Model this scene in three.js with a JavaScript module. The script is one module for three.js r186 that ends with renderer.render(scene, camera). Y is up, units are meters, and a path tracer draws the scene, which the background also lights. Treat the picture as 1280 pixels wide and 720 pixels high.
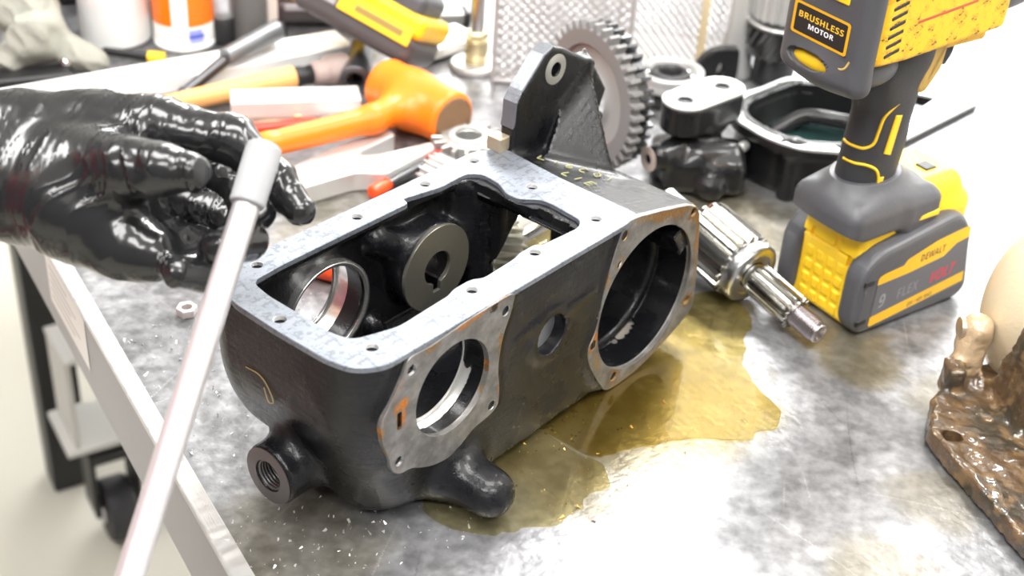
import * as THREE from 'three';
import { RoundedBoxGeometry } from 'three/addons/geometries/RoundedBoxGeometry.js';
import { mergeGeometries } from 'three/addons/utils/BufferGeometryUtils.js';
import { RectAreaLightUniformsLib } from 'three/addons/lights/RectAreaLightUniformsLib.js';

// ---------------------------------------------------------------- camera, light, exposure
const scene = new THREE.Scene();
scene.background = new THREE.Color(0x0a0a0a);
const camera = new THREE.PerspectiveCamera(23.91, 1280 / 720, 0.05, 60);
camera.position.set(0, 1.49175, 0);
camera.rotation.set(-0.5747, 0, 0.0698, 'XYZ');
camera.focus = 0.88;
camera.userData.fStop = 5.9;
const renderer = new THREE.WebGLRenderer({ antialias: true });
renderer.toneMapping = THREE.LinearToneMapping;
renderer.toneMappingExposure = 0.88;
renderer.shadowMap.enabled = true;
RectAreaLightUniformsLib.init();
const ROOM = { x0: -3.2, x1: 3.4, z0: -5.2, z1: 2.2, h: 3.0 };
const UNSEEN_LAMPS = [  // ceiling panels out of view: x, z, width, length
  [0.55, -2.52, 0.66, 0.6], [-0.3, -4.7, 1.2, 0.5], [1.3, -4.7, 1.2, 0.5],
  [-1.5, -1.0, 1.2, 0.6], [0.1, -0.3, 1.2, 0.6], [1.9, -1.0, 1.2, 0.6], [-0.9, 1.0, 1.2, 0.6], [0.9, 1.0, 1.2, 0.6]];
const LAMP_POWER = 14, LAMP_GLOW = 10, KEY = 5;   // unseen lamps; the first is strongest, for the glare on the bench
const UNSEEN_WINDOWS = [[-0.4, 1.4], [1.4, 1.4], [2.8, 0.9]], WINDOW_POWER = 6.8, WINDOW_GLOW = 5.5;   // unseen windows: x, width on the far wall

// ---------------------------------------------------------------- utilities
const V = (x, y, z) => new THREE.Vector3(x, y, z);
function rng(seed) { let s = seed >>> 0; return () => { s = (s + 0x6d2b79f5) | 0; let t = Math.imul(s ^ (s >>> 15), 1 | s); t = (t + Math.imul(t ^ (t >>> 7), 61 | t)) ^ t; return ((t ^ (t >>> 14)) >>> 0) / 4294967296; }; }
const { min, max, abs, sqrt, hypot, sin, cos, PI, floor } = Math;
const clamp = (x, a, b) => (x < a ? a : x > b ? b : x), mix = (a, b, t) => a + (b - a) * t;
const smooth = (a, b, x) => { const t = clamp((x - a) / (b - a), 0, 1); return t * t * (3 - 2 * t); };
function hash3(x, y, z) { let h = Math.imul(x, 374761393) ^ Math.imul(y, 668265263) ^ Math.imul(z, 2147483647 ^ 0x5bd1e995); h = Math.imul(h ^ (h >>> 13), 1274126177); return ((h ^ (h >>> 16)) >>> 0) / 4294967296; }
function noise3(x, y, z) {
  const i = floor(x), j = floor(y), k = floor(z); let u = x - i, v = y - j, w = z - k;
  u = u * u * (3 - 2 * u); v = v * v * (3 - 2 * v); w = w * w * (3 - 2 * w);
  const c = (a, b, d) => hash3(i + a, j + b, k + d);
  return mix(mix(mix(c(0, 0, 0), c(1, 0, 0), u), mix(c(0, 1, 0), c(1, 1, 0), u), v), mix(mix(c(0, 0, 1), c(1, 0, 1), u), mix(c(0, 1, 1), c(1, 1, 1), u), v), w);
}
const fbm3 = (x, y, z, o = 4) => { let s = 0, a = 0.5, n = 0; for (let i = 0; i < o; i++) { s += a * noise3(x, y, z); n += a; a *= 0.5; x = x * 2.03 + 7.1; y = y * 2.03 + 3.7; z = z * 2.03 + 1.9; } return s / n; };
// tileable value noise for textures, period P cells
function tnoise(x, y, P, seed) {
  const i = floor(x), j = floor(y); let u = x - i, v = y - j; u = u * u * (3 - 2 * u); v = v * v * (3 - 2 * v);
  const m = (a) => ((a % P) + P) % P, c = (a, b) => hash3(m(i + a), m(j + b), seed);
  return mix(mix(c(0, 0), c(1, 0), u), mix(c(0, 1), c(1, 1), u), v);
}
const NB = {};                                  // fractal noise tables, 8 base cells across, read bilinearly
function ntable(o, seed) {
  const key = (o <= 3 ? 0 : 1) * 4 + (seed & 3); if (NB[key]) return NB[key];
  const t = NB[key] = new Float32Array(512 * 512), oct = o <= 3 ? 3 : 5;
  for (let y = 0; y < 512; y++) for (let x = 0; x < 512; x++) { let s = 0, q = 0.5, n = 0, P = 8; for (let k = 0; k < oct; k++) { s += q * tnoise(x / 512 * P, y / 512 * P, P, key * 31 + k); n += q; q *= 0.55; P *= 2; } t[y * 512 + x] = s / n; }
  return t;
}
function tfbm(u, v, P, o, seed) {
  const t = ntable(o, seed), k = max(1, Math.round(P / 8)) * 512, x = u * k + seed * 97.3, y = v * k + seed * 61.7, i = floor(x), j = floor(y), a = x - i, b = y - j, i0 = i & 511, i1 = (i + 1) & 511, j0 = (j & 511) * 512, j1 = ((j + 1) & 511) * 512;
  return (t[j0 + i0] * (1 - a) + t[j0 + i1] * a) * (1 - b) + (t[j1 + i0] * (1 - a) + t[j1 + i1] * a) * b;
}
function tex(w, h, fn, srgb, rep) {            // fn(u, v) -> [r, g, b] in 0..1
  const d = new Uint8Array(w * h * 4);
  for (let y = 0; y < h; y++) for (let x = 0; x < w; x++) { const c = fn((x + 0.5) / w, (y + 0.5) / h, x, y), o = (y * w + x) * 4; for (let k = 0; k < 3; k++) d[o + k] = clamp((c.length ? c[k] : c) * 255, 0, 255); d[o + 3] = 255; }
  const t = new THREE.DataTexture(d, w, h); t.magFilter = THREE.LinearFilter; t.minFilter = THREE.LinearMipmapLinearFilter; t.generateMipmaps = true; t.wrapS = t.wrapT = THREE.RepeatWrapping;
  if (srgb) t.colorSpace = THREE.SRGBColorSpace; if (rep) t.repeat.set(rep, rep); t.needsUpdate = true; return t;
}
function canvasTex(w, h, draw) {
  const c = document.createElement('canvas'); c.width = w; c.height = h; draw(c.getContext('2d'), w, h);
  const t = new THREE.CanvasTexture(c); t.colorSpace = THREE.SRGBColorSpace; t.anisotropy = 8; return t;
}

// ---------------------------------------------------------------- distance fields and their mesher
const smin = (a, b, k) => { const h = max(k - abs(a - b), 0) / k; return min(a, b) - h * h * k * 0.25; };
const smax = (a, b, k) => -smin(-a, -b, k);
function sBox(x, y, z, cx, cy, cz, hx, hy, hz, r = 0) { const a = abs(x - cx) - hx + r, b = abs(y - cy) - hy + r, c = abs(z - cz) - hz + r; return hypot(max(a, 0), max(b, 0), max(c, 0)) + min(max(a, b, c), 0) - r; }
function sRect(x, y, cx, cy, hx, hy, r = 0) { const a = abs(x - cx) - hx + r, b = abs(y - cy) - hy + r; return hypot(max(a, 0), max(b, 0)) + min(max(a, b), 0) - r; }
function sCyl(a, b, t, ca, cb, r, t0, t1, e = 0) { const q = hypot(a - ca, b - cb) - r + e, s = abs(t - (t0 + t1) / 2) - (t1 - t0) / 2 + e; return hypot(max(q, 0), max(s, 0)) + min(max(q, s), 0) - e; }
function sCap(x, y, z, A, B, ra, rb) { const bx = B[0] - A[0], by = B[1] - A[1], bz = B[2] - A[2], px = x - A[0], py = y - A[1], pz = z - A[2]; const h = clamp((px * bx + py * by + pz * bz) / (bx * bx + by * by + bz * bz), 0, 1); return hypot(px - bx * h, py - by * h, pz - bz * h) - mix(ra, rb, h); }
function sEll(x, y, z, cx, cy, cz, rx, ry, rz) { const a = (x - cx) / rx, b = (y - cy) / ry, c = (z - cz) / rz, k = hypot(a, b, c); return (k - 1) * min(rx, ry, rz); }
function sPoly(x, y, P) {
  let d = 1e9, s = 1; const n = P.length;
  for (let i = 0, j = n - 1; i < n; j = i++) {
    const ex = P[j][0] - P[i][0], ey = P[j][1] - P[i][1], wx = x - P[i][0], wy = y - P[i][1], t = clamp((wx * ex + wy * ey) / (ex * ex + ey * ey), 0, 1), bx = wx - ex * t, by = wy - ey * t;
    d = min(d, bx * bx + by * by);
    const c1 = y >= P[i][1], c2 = y < P[j][1], c3 = ex * wy > ey * wx; if ((c1 && c2 && c3) || (!c1 && !c2 && !c3)) s = -s;
  }
  return s * sqrt(d);
}
function sPrism(x, y, t, P, t0, t1, r = 0) {
  const B = P.box ??= [min(...P.map((p) => p[0])), max(...P.map((p) => p[0])), min(...P.map((p) => p[1])), max(...P.map((p) => p[1]))];
  const far = max(B[0] - x, x - B[1], B[2] - y, y - B[3], t0 - t, t - t1); if (far > 0.03) return far;
  const q = sPoly(x, y, P), s = abs(t - (t0 + t1) / 2) - (t1 - t0) / 2; return r ? smax(q, s, r) : max(q, s);
}
// Naive surface nets over a box, skipping empty blocks; uv in metres by the axis each face looks along; colour per vertex if given.
function field(f, b0, b1, h, colour) {
  const n = [0, 1, 2].map((i) => Math.ceil((b1[i] - b0[i]) / h) + 1), [nx, ny, nz] = n, sx = 1, sy = nx, sz = nx * ny, D = new Float32Array(nx * ny * nz), B = 8, R = B * h * 0.87 * 1.25 + h;
  for (let bk = 0; bk < nz; bk += B) for (let bj = 0; bj < ny; bj += B) for (let bi = 0; bi < nx; bi += B) {
    const d = f(b0[0] + (bi + B / 2) * h, b0[1] + (bj + B / 2) * h, b0[2] + (bk + B / 2) * h), far = abs(d) > R;
    for (let k = bk; k < min(bk + B, nz); k++) for (let j = bj; j < min(bj + B, ny); j++) for (let i = bi; i < min(bi + B, nx); i++)
      D[i + j * sy + k * sz] = far ? d : f(b0[0] + i * h, b0[1] + j * h, b0[2] + k * h);
  }
  const id = new Int32Array(D.length).fill(-1), pos = [], E = [[0, 1], [2, 3], [4, 5], [6, 7], [0, 2], [1, 3], [4, 6], [5, 7], [0, 4], [1, 5], [2, 6], [3, 7]], v = new Float64Array(8);
  for (let k = 0; k < nz - 1; k++) for (let j = 0; j < ny - 1; j++) for (let i = 0; i < nx - 1; i++) {
    const o = i + j * sy + k * sz; let neg = 0;
    for (let c = 0; c < 8; c++) { v[c] = D[o + (c & 1) + ((c >> 1) & 1) * sy + (c >> 2) * sz]; if (v[c] < 0) neg++; }
    if (neg === 0 || neg === 8) continue;
    let px = 0, py = 0, pz = 0, m = 0;
    for (const [a, b] of E) { if ((v[a] < 0) === (v[b] < 0)) continue; const t = v[a] / (v[a] - v[b]); px += mix(a & 1, b & 1, t); py += mix((a >> 1) & 1, (b >> 1) & 1, t); pz += mix(a >> 2, b >> 2, t); m++; }
    id[o] = pos.length / 3; pos.push(b0[0] + (i + px / m) * h, b0[1] + (j + py / m) * h, b0[2] + (k + pz / m) * h);
  }
  const N = pos.length / 3, nor = new Float32Array(N * 3), e = h * 0.4;
  for (let i = 0; i < N; i++) {
    let x = pos[i * 3], y = pos[i * 3 + 1], z = pos[i * 3 + 2];
    const gx = f(x + e, y, z) - f(x - e, y, z), gy = f(x, y + e, z) - f(x, y - e, z), gz = f(x, y, z + e) - f(x, y, z - e), l = hypot(gx, gy, gz) || 1;
    const d = clamp(f(x, y, z), -h * 0.5, h * 0.5); pos[i * 3] -= d * gx / l; pos[i * 3 + 1] -= d * gy / l; pos[i * 3 + 2] -= d * gz / l;
    nor[i * 3] = gx / l; nor[i * 3 + 1] = gy / l; nor[i * 3 + 2] = gz / l;
  }
  const tri = [];
  for (let k = 1; k < nz - 1; k++) for (let j = 1; j < ny - 1; j++) for (let i = 1; i < nx - 1; i++) {
    const o = i + j * sy + k * sz, s = D[o] < 0;
    const q = (a, b, c, d, flip) => { if (min(a, b, c, d) < 0) return; flip ? tri.push(a, b, c, a, c, d) : tri.push(a, c, b, a, d, c); };
    if (s !== D[o + sx] < 0) q(id[o - sy - sz], id[o - sz], id[o], id[o - sy], s);
    if (s !== D[o + sy] < 0) q(id[o - sx - sz], id[o - sx], id[o], id[o - sz], !s ? false : true) ;
    if (s !== D[o + sz] < 0) q(id[o - sx - sy], id[o - sy], id[o], id[o - sx], s);
  }
  // split vertices by the axis their face looks along
  const map = new Map(), P = [], Nn = [], U = [], C = [], I = [];
  for (let t = 0; t < tri.length; t += 3) {
    const [a, b, c] = [tri[t], tri[t + 1], tri[t + 2]], ax = [0, 0, 0];
    for (const w of [a, b, c]) for (let m = 0; m < 3; m++) ax[m] += nor[w * 3 + m];
    const A = ax.map(abs), d = A[0] > A[1] ? (A[0] > A[2] ? 0 : 2) : A[1] > A[2] ? 1 : 2;
    for (const w of [a, b, c]) {
      const key = w * 3 + d; let at = map.get(key);
      if (at === undefined) {
        at = P.length / 3; map.set(key, at); const x = pos[w * 3], y = pos[w * 3 + 1], z = pos[w * 3 + 2];
        P.push(x, y, z); Nn.push(nor[w * 3], nor[w * 3 + 1], nor[w * 3 + 2]); d === 0 ? U.push(z, y) : d === 1 ? U.push(x, z) : U.push(x, y);
        if (colour) C.push(...colour(x, y, z, nor[w * 3], nor[w * 3 + 1], nor[w * 3 + 2]));
      }
      I.push(at);
    }
  }
  const g = new THREE.BufferGeometry();
  g.setAttribute('position', new THREE.Float32BufferAttribute(P, 3)); g.setAttribute('normal', new THREE.Float32BufferAttribute(Nn, 3)); g.setAttribute('uv', new THREE.Float32BufferAttribute(U, 2));
  if (colour) g.setAttribute('color', new THREE.Float32BufferAttribute(C, 3));
  g.setIndex(I); return g;
}

// ---------------------------------------------------------------- shapes
const poly = (pts, holes = []) => { const s = new THREE.Shape(pts.map((p) => new THREE.Vector2(p[0], p[1]))); for (const h of holes) s.holes.push(h); return s; };
function rounded(pts, r, seg = 5) {            // polygon with rounded corners, as a point list
  const out = [], n = pts.length;
  for (let i = 0; i < n; i++) {
    const p = pts[i], a = pts[(i + n - 1) % n], b = pts[(i + 1) % n], rr = p[2] ?? r, la = hypot(a[0] - p[0], a[1] - p[1]), lb = hypot(b[0] - p[0], b[1] - p[1]), k = min(rr, la * 0.45, lb * 0.45);
    const A = [p[0] + (a[0] - p[0]) / la * k, p[1] + (a[1] - p[1]) / la * k], C = [p[0] + (b[0] - p[0]) / lb * k, p[1] + (b[1] - p[1]) / lb * k];
    for (let s = 0; s <= seg; s++) { const t = s / seg, u = 1 - t; out.push([u * u * A[0] + 2 * u * t * p[0] + t * t * C[0], u * u * A[1] + 2 * u * t * p[1] + t * t * C[1]]); }
  }
  return out;
}
const circle = (x, y, r) => { const p = new THREE.Path(); p.absarc(x, y, r, 0, PI * 2, true); return p; };
const extrude = (shape, depth, bevel = 0, seg = 2, curve = 24) => { const g = new THREE.ExtrudeGeometry(shape, { depth: depth - 2 * bevel, bevelEnabled: bevel > 0, bevelThickness: bevel, bevelSize: bevel, bevelOffset: -bevel, bevelSegments: seg, curveSegments: curve }); if (bevel) g.translate(0, 0, bevel); return g; };
const lathe = (pts, seg = 48) => new THREE.LatheGeometry(pts.map((p) => new THREE.Vector2(max(p[0], 0.00001), p[1])), seg);   // about y
const latheX = (pts, seg = 48) => lathe(pts, seg).rotateZ(-PI / 2);          // about x: profile [radius, x]
const latheZ = (pts, seg = 48) => lathe(pts, seg).rotateX(PI / 2);           // about z: profile [radius, z]
const rbox = (w, h, d, r = 0.002, s = 2) => new RoundedBoxGeometry(w, h, d, s, min(r, w / 2.01, h / 2.01, d / 2.01));
const tube = (pts, r, seg = 40, rad = 10, closed = false) => new THREE.TubeGeometry(new THREE.CatmullRomCurve3(pts.map((p) => (p.isVector3 ? p : V(...p))), closed), seg, r, rad, closed);
const at = (g, x, y, z) => g.translate(x, y, z);
function rod(A, B, r, r2 = r, seg = 20) { const a = V(...A), b = V(...B), l = a.distanceTo(b), e = min(r, r2) * 0.15, g = lathe([[0, 0], [r - e, 0], [r, e], [r2, l - e], [r2 - e, l], [0, l]], seg); g.applyQuaternion(new THREE.Quaternion().setFromUnitVectors(V(0, 1, 0), b.sub(a).normalize())); return g.translate(a.x, a.y, a.z); }
function gearShape(n, r0, r1, hole, duty = 0.5) {   // root and tip radius
  const p = []; for (let i = 0; i < n; i++) { const a = (i / n) * 2 * PI, s = 2 * PI / n; for (const [k, r] of [[0, r0], [(1 - duty) * 0.5, r0], [(1 - duty) * 0.5 + duty * 0.26, r1], [(1 - duty) * 0.5 + duty * 0.74, r1], [(1 - duty) * 0.5 + duty, r0]]) p.push([cos(a + s * k) * r, sin(a + s * k) * r]); }
  return poly(p, hole ? [circle(0, 0, hole)] : []);
}

// ---------------------------------------------------------------- scene graph
const taken = {};
function numbered(name) { const n = taken[name] = (taken[name] ?? -1) + 1; return n ? name + '_' + String(n).padStart(3, '0') : name; }
function thing(name, label, category, [x, y, z] = [0, 0, 0], turn = 0, group) { const o = new THREE.Group(); o.name = numbered(name); o.position.set(x, y, z); o.rotation.y = turn; o.userData = { label, category }; if (group) o.userData.group = group; scene.add(o); return o; }
function part(name, geos, material, parent, label) {
  const list = [].concat(geos).map((g) => (g.index ? g.toNonIndexed() : g)), any = list.some((g) => g.attributes.color);
  const g = list.length > 1 ? mergeGeometries(list.map((q) => { for (const k of Object.keys(q.attributes)) if (!['position', 'normal', 'uv'].includes(k) && !(k === 'color' && any)) q.deleteAttribute(k); return q; })) : [].concat(geos)[0];
  const m = new THREE.Mesh(g, material); m.name = name; m.castShadow = m.receiveShadow = true; if (label) m.userData.label = label; parent.add(m); return m;
}
function struct(name, geos, material, parent = scene) { const m = part(name, geos, material, parent); if (parent === scene) m.userData.kind = 'structure'; return m; }
const TABLE = 0.9;
// ---------------------------------------------------------------- materials
const std = (o) => new THREE.MeshStandardMaterial(o), phys = (o) => new THREE.MeshPhysicalMaterial(o);
const L3 = (r, g, b) => new THREE.Color().setRGB(r, g, b);
const castGrain = tex(512, 512, (u, v) => 0.5 * tfbm(u, v, 24, 4, 11) + 0.5 * tfbm(u, v, 96, 2, 17), false, 1 / 0.06);
const castRough = tex(512, 512, (u, v) => 0.2 + 0.26 * smooth(0.35, 0.75, tfbm(u, v, 8, 5, 5)), false, 1 / 0.17);
const metalRough = tex(512, 512, (u, v) => 0.3 + 0.3 * tfbm(u, v, 10, 5, 41), false, 1 / 0.08);
const metalTone = tex(512, 512, (u, v) => { const a = tfbm(u, v, 12, 5, 71), s = smooth(0.56, 0.68, tfbm(u, v, 20, 4, 3)); const k = 0.62 + 0.3 * a - 0.22 * s; return [k, k * 1.0, k * 1.01]; }, true, 1 / 0.1);
const softBump = tex(256, 256, (u, v) => tfbm(u, v, 16, 4, 9), false, 1 / 0.05);
const M = {
  cast: phys({ color: L3(0.0065, 0.0067, 0.008), roughness: 1, roughnessMap: castRough, bumpMap: castGrain, bumpScale: 0.0004, clearcoat: 0.2, clearcoatRoughness: 0.12, specularIntensity: 0.55 }),
  castOily: phys({ color: L3(0.012, 0.012, 0.013), roughness: 0.26, bumpMap: castGrain, bumpScale: 0.0005, clearcoat: 0.5, clearcoatRoughness: 0.06, specularIntensity: 0.5 }),
  thread: std({ color: L3(0.6, 0.6, 0.6), metalness: 0.5, roughness: 0.4 }),
  machined: std({ color: L3(0.62, 0.64, 0.67), metalness: 0.75, roughness: 1, roughnessMap: metalRough, map: metalTone }),
  steel: std({ color: L3(0.6, 0.6, 0.6), metalness: 1, roughness: 0.28 }),
  brightSteel: std({ color: L3(0.62, 0.62, 0.61), metalness: 0.5, roughness: 0.3, bumpMap: softBump, bumpScale: 0.0001 }),
  chrome: std({ color: L3(0.78, 0.77, 0.76), metalness: 1, roughness: 0.09 }),
  darkSteel: std({ color: L3(0.1, 0.1, 0.105), metalness: 0.9, roughness: 0.35 }),
  black: std({ color: L3(0.012, 0.012, 0.013), roughness: 0.45 }),
  hole: std({ color: L3(0.02, 0.02, 0.02), roughness: 0.8 }),
  white: std({ color: L3(0.86, 0.86, 0.85), roughness: 0.4 }),
  rubber: std({ color: L3(0.034, 0.034, 0.038), roughness: 0.55, bumpMap: softBump, bumpScale: 0.0002 }),
  greyPlastic: std({ color: L3(0.078, 0.078, 0.086), roughness: 0.42, bumpMap: softBump, bumpScale: 0.00015 }),
  yellow: std({ color: L3(0.95, 0.6, 0.02), roughness: 0.38 }),
  orange: std({ color: L3(0.95, 0.2, 0.008), roughness: 0.38 }),
  red: std({ color: L3(0.72, 0.035, 0.015), roughness: 0.35 }),
  orangeRed: std({ color: L3(0.85, 0.075, 0.012), roughness: 0.35 }),
  wood: std({ color: L3(0.8, 0.42, 0.15), roughness: 0.5 }),
};

// ---------------------------------------------------------------- the room, its walls, lamps and windows out of view
{
  const { x0, x1, z0, z1, h } = ROOM, T = 0.15, cx = (x0 + x1) / 2, cz = (z0 + z1) / 2, w = x1 - x0, d = z1 - z0;
  const wallMat = std({ color: L3(0.82, 0.82, 0.8), roughness: 0.8, bumpMap: softBump, bumpScale: 0.0003 });
  const unseenDarkWall = std({ color: L3(0.16, 0.16, 0.17), roughness: 0.8, bumpMap: softBump, bumpScale: 0.0003 });  // unseen left and front walls, dark so black castings mirror less light
  const floorTone = tex(1024, 1024, (u, v) => { const a = tfbm(u, v, 6, 6, 21), s = smooth(0.62, 0.7, tfbm(u, v, 18, 4, 22)); const k = 0.72 + 0.16 * a - 0.3 * s; return [k, k * 0.985, k * 0.94]; }, true, 1 / 2);
  struct('floor', at(new THREE.BoxGeometry(w + 2 * T, T, d + 2 * T), cx, -T / 2, cz), std({ color: L3(0.85, 0.84, 0.8), map: floorTone, roughness: 0.5 }));
  struct('ceiling', at(new THREE.BoxGeometry(w + 2 * T, T, d + 2 * T), cx, h + T / 2, cz), wallMat);
  struct('unseen_wall_left', at(new THREE.BoxGeometry(T, h, d), x0 - T / 2, h / 2, cz), unseenDarkWall);
  struct('wall_right', at(new THREE.BoxGeometry(T, h, d), x1 + T / 2, h / 2, cz), wallMat);
  struct('wall_back', at(new THREE.BoxGeometry(w + 2 * T, h, T), cx, h / 2, z0 - T / 2), wallMat);
  struct('unseen_wall_front', at(new THREE.BoxGeometry(w + 2 * T, h, T), cx, h / 2, z1 + T / 2), unseenDarkWall);
  const LAMP_LABELS = ['square bright lamp out of view on the ceiling beyond the bench, placed for the glare on its top', 'unseen ceiling panel lamp in the middle of the far row, brightening the back of the bench', 'unseen ceiling panel lamp at the far right by the wall, brightening the back of the bench', 'unseen ceiling panel lamp left of the bench, lighting it from above', 'unseen ceiling panel lamp almost straight above the bench front, lighting it from above', 'unseen ceiling panel lamp right of the bench, lighting it from above', 'unseen ceiling panel lamp over the left front of the shop, lighting faces toward the viewer', 'unseen ceiling panel lamp over the right front of the shop, lighting faces toward the viewer'];
  const glow = std({ color: L3(0.9, 0.9, 0.9), emissive: L3(1, 0.99, 0.97), emissiveIntensity: LAMP_GLOW, roughness: 0.5 });
  UNSEEN_LAMPS.forEach(([x, z, lw, ld], i) => {  // lamps out of view, set for the sheen and faces they light
    const t = thing('unseen_ceiling_light', LAMP_LABELS[i], 'lamp', [x, h, z], 0, 'unseen ceiling panel lamps');
    part('frame', [at(rbox(lw + 0.06, 0.05, 0.03), 0, -0.025, ld / 2 + 0.015), at(rbox(lw + 0.06, 0.05, 0.03), 0, -0.025, -ld / 2 - 0.015), at(rbox(0.03, 0.05, ld), lw / 2 + 0.015, -0.025, 0), at(rbox(0.03, 0.05, ld), -lw / 2 - 0.015, -0.025, 0)], M.white, t);
    part('diffuser', at(new THREE.BoxGeometry(lw, 0.02, ld), 0, -0.03, 0), glow, t);
    const l = new THREE.RectAreaLight(L3(1, 0.99, 0.97), LAMP_POWER * (i ? 1 : KEY), lw, ld); l.name = 'unseen_panel_light'; l.position.set(x, h - 0.045, z); l.rotation.x = -PI / 2; scene.add(l);
  });
  // unseen high windows in the far wall, placed to whiten the bench sheen
  const pane = std({ color: L3(0.9, 0.9, 0.9), emissive: L3(0.97, 0.99, 1), emissiveIntensity: WINDOW_GLOW, roughness: 0.4 });
  UNSEEN_WINDOWS.forEach(([x, ww], i) => {
    const t = thing('window_' + (i + 1), 'high bright window in the far wall, out of view, brightening the back of the bench', 'window', [x, 2.3, z0]); t.userData = { kind: 'structure' };
    part('unseen_window_frame', [at(rbox(ww + 0.08, 0.04, 0.05), 0, 0.52, 0.025), at(rbox(ww + 0.08, 0.04, 0.05), 0, -0.52, 0.025), at(rbox(0.04, 1.0, 0.05), ww / 2 + 0.02, 0, 0.025), at(rbox(0.04, 1.0, 0.05), -ww / 2 - 0.02, 0, 0.025)], M.white, t);
    part('unseen_window_pane', at(new THREE.BoxGeometry(ww, 1.0, 0.01), 0, 0, 0.012), pane, t);
    const l = new THREE.RectAreaLight(L3(0.97, 0.99, 1), WINDOW_POWER, ww, 1.0); l.name = 'unseen_window_light'; l.position.set(x, 2.3, z0 + 0.06); l.lookAt(x, 2.3, 5); scene.add(l);
  });
}

// ---------------------------------------------------------------- the steel workbench (local x across from its edge, z along the edge)
const BX = 1.5, BZ0 = -1.2, BZ1 = 0.75, BTURN = 0.574;
const bench = thing('workbench', 'grey steel workbench under the castings and tools, worn bright along its edge', 'workbench', [-0.3667, 0, -0.9101], BTURN);
const toBench = (x, z) => { const a = x + 0.3667, b = z + 0.9101; return [a * cos(BTURN) - b * sin(BTURN), a * sin(BTURN) + b * cos(BTURN)]; };
{
  const S = 2048, size = 1.95, R = rng(7);
  // scratches as an accumulated layer
  const scr = new Float32Array(S * S);
  for (let i = 0; i < 900; i++) {
    const l = 20 + R() * R() * 320, a = R() < 0.5 ? 0.6 + R() * 0.5 : R() * PI, curve = (R() - 0.5) * 0.004; let x = R() * S, y = R() * S, t = a; const k = (R() < 0.7 ? 1 : -0.7) * (0.25 + 0.6 * R());
    for (let s = 0; s < l; s++) { x += cos(t); y += sin(t); t += curve; const ix = floor(x) & (S - 1), iy = floor(y) & (S - 1); scr[iy * S + ix] += k * sin(PI * s / l); }
  }
  const stains = [];   // brownish oil stains: x, z, radius (world)
  for (const [x, z, r, k] of [[0.10, -0.79, 0.12, 0.75], [0.02, -0.74, 0.10, 0.5], [0.06, -0.70, 0.07, 0.4], [0.27, -0.84, 0.05, 0.5], [0.33, -0.80, 0.06, 0.35], [0.17, -1.03, 0.11, 0.5], [0.27, -1.02, 0.1, 0.35], [0.42, -1.08, 0.09, 0.2], [-0.14, -0.99, 0.1, 0.3], [0.29, -0.69, 0.05, 0.3], [0.25, -0.62, 0.05, 0.3], [-0.12, -0.62, 0.07, 0.3]]) { const b = toBench(x, z); stains.push([b[0], b[1], r, k]); }
  const rough = new Float32Array(S * S);
  const top = tex(S, S, (u, v, ix, iy) => {
    const x = u * size, z = BZ1 - v * size;
    const a = tfbm(u, v, 16, 6, 31), b = tfbm(u, v, 64, 4, 32), f = tfbm(u, v, 300, 5, 33);
    let st = 0; const wob = (tfbm(u, v, 14, 4, 36) - 0.5) * 0.09; for (const [sx, sz, r, k] of stains) { const d = hypot(x - sx, z - sz) + wob; st = max(st, k * smooth(r, r * 0.55, d)); }
    const dark = smooth(0.5, 0.75, a) * 0.06 + smooth(0.52, 0.72, b) * 0.08, pale = smooth(0.55, 0.7, tfbm(u, v, 60, 3, 35)) * 0.08;
    let k = 0.545 - dark + pale + (f - 0.5) * 0.26 + scr[iy * S + ix] * 0.14;
    const m = st * (0.55 + 0.7 * b);
    rough[iy * S + ix] = clamp(0.4 + 0.14 * (a - 0.5) + 0.16 * (b - 0.5) + 0.16 * (f - 0.5) + scr[iy * S + ix] * 0.06 - 0.1 * m, 0.12, 0.8);
    return [mix(k, 0.40, m), mix(k * 1.0, 0.35, m), mix(k * 1.02, 0.22, m)];
  }, true);
  top.repeat.set(1 / size, 1 / size); top.offset.set(0, 0);
  const rmap = tex(S, S, (u, v, ix, iy) => rough[iy * S + ix], false); rmap.repeat.set(1 / size, 1 / size);
  const grit = tex(512, 512, (u, v) => 0.6 * tfbm(u, v, 90, 3, 51) + 0.4 * tfbm(u, v, 10, 3, 52), false, 1 / 0.3);
  const steelTop = std({ color: L3(1, 1, 1), map: top, roughnessMap: rmap, roughness: 1, metalness: 0.6, bumpMap: grit, bumpScale: 0.0004 });
  // plate: shape coordinates (x, BZ1 - z) give uv in metres
  const g = extrude(poly([[0, 0], [BX, 0], [BX, BZ1 - BZ0], [0, BZ1 - BZ0]]), 0.012, 0.004, 3); g.rotateX(-PI / 2); g.translate(0, TABLE - 0.012, BZ1);
  part('top_plate', g, steelTop, bench);
  const wornEdge = std({ color: L3(0.72, 0.72, 0.7), metalness: 0.6, roughness: 0.45, bumpMap: grit, bumpScale: 0.0008 });
  part('edge_strip', at(rbox(0.014, 0.006, BZ1 - BZ0, 0.002), 0.005, TABLE - 0.0028, (BZ0 + BZ1) / 2), wornEdge, bench, 'bright worn strip along the edge');
  const painted = std({ color: L3(0.42, 0.43, 0.43), roughness: 0.5, metalness: 0.2, bumpMap: grit, bumpScale: 0.0005 });
  part('apron', at(rbox(0.004, 0.085, BZ1 - BZ0 - 0.01), 0.006, TABLE - 0.054, (BZ0 + BZ1) / 2), painted, bench);
  part('apron', at(rbox(BX - 0.02, 0.085, 0.004), BX / 2, TABLE - 0.054, BZ0 + 0.006), painted, bench);
  part('apron', at(rbox(BX - 0.02, 0.085, 0.004), BX / 2, TABLE - 0.054, BZ1 - 0.006), painted, bench);
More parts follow.
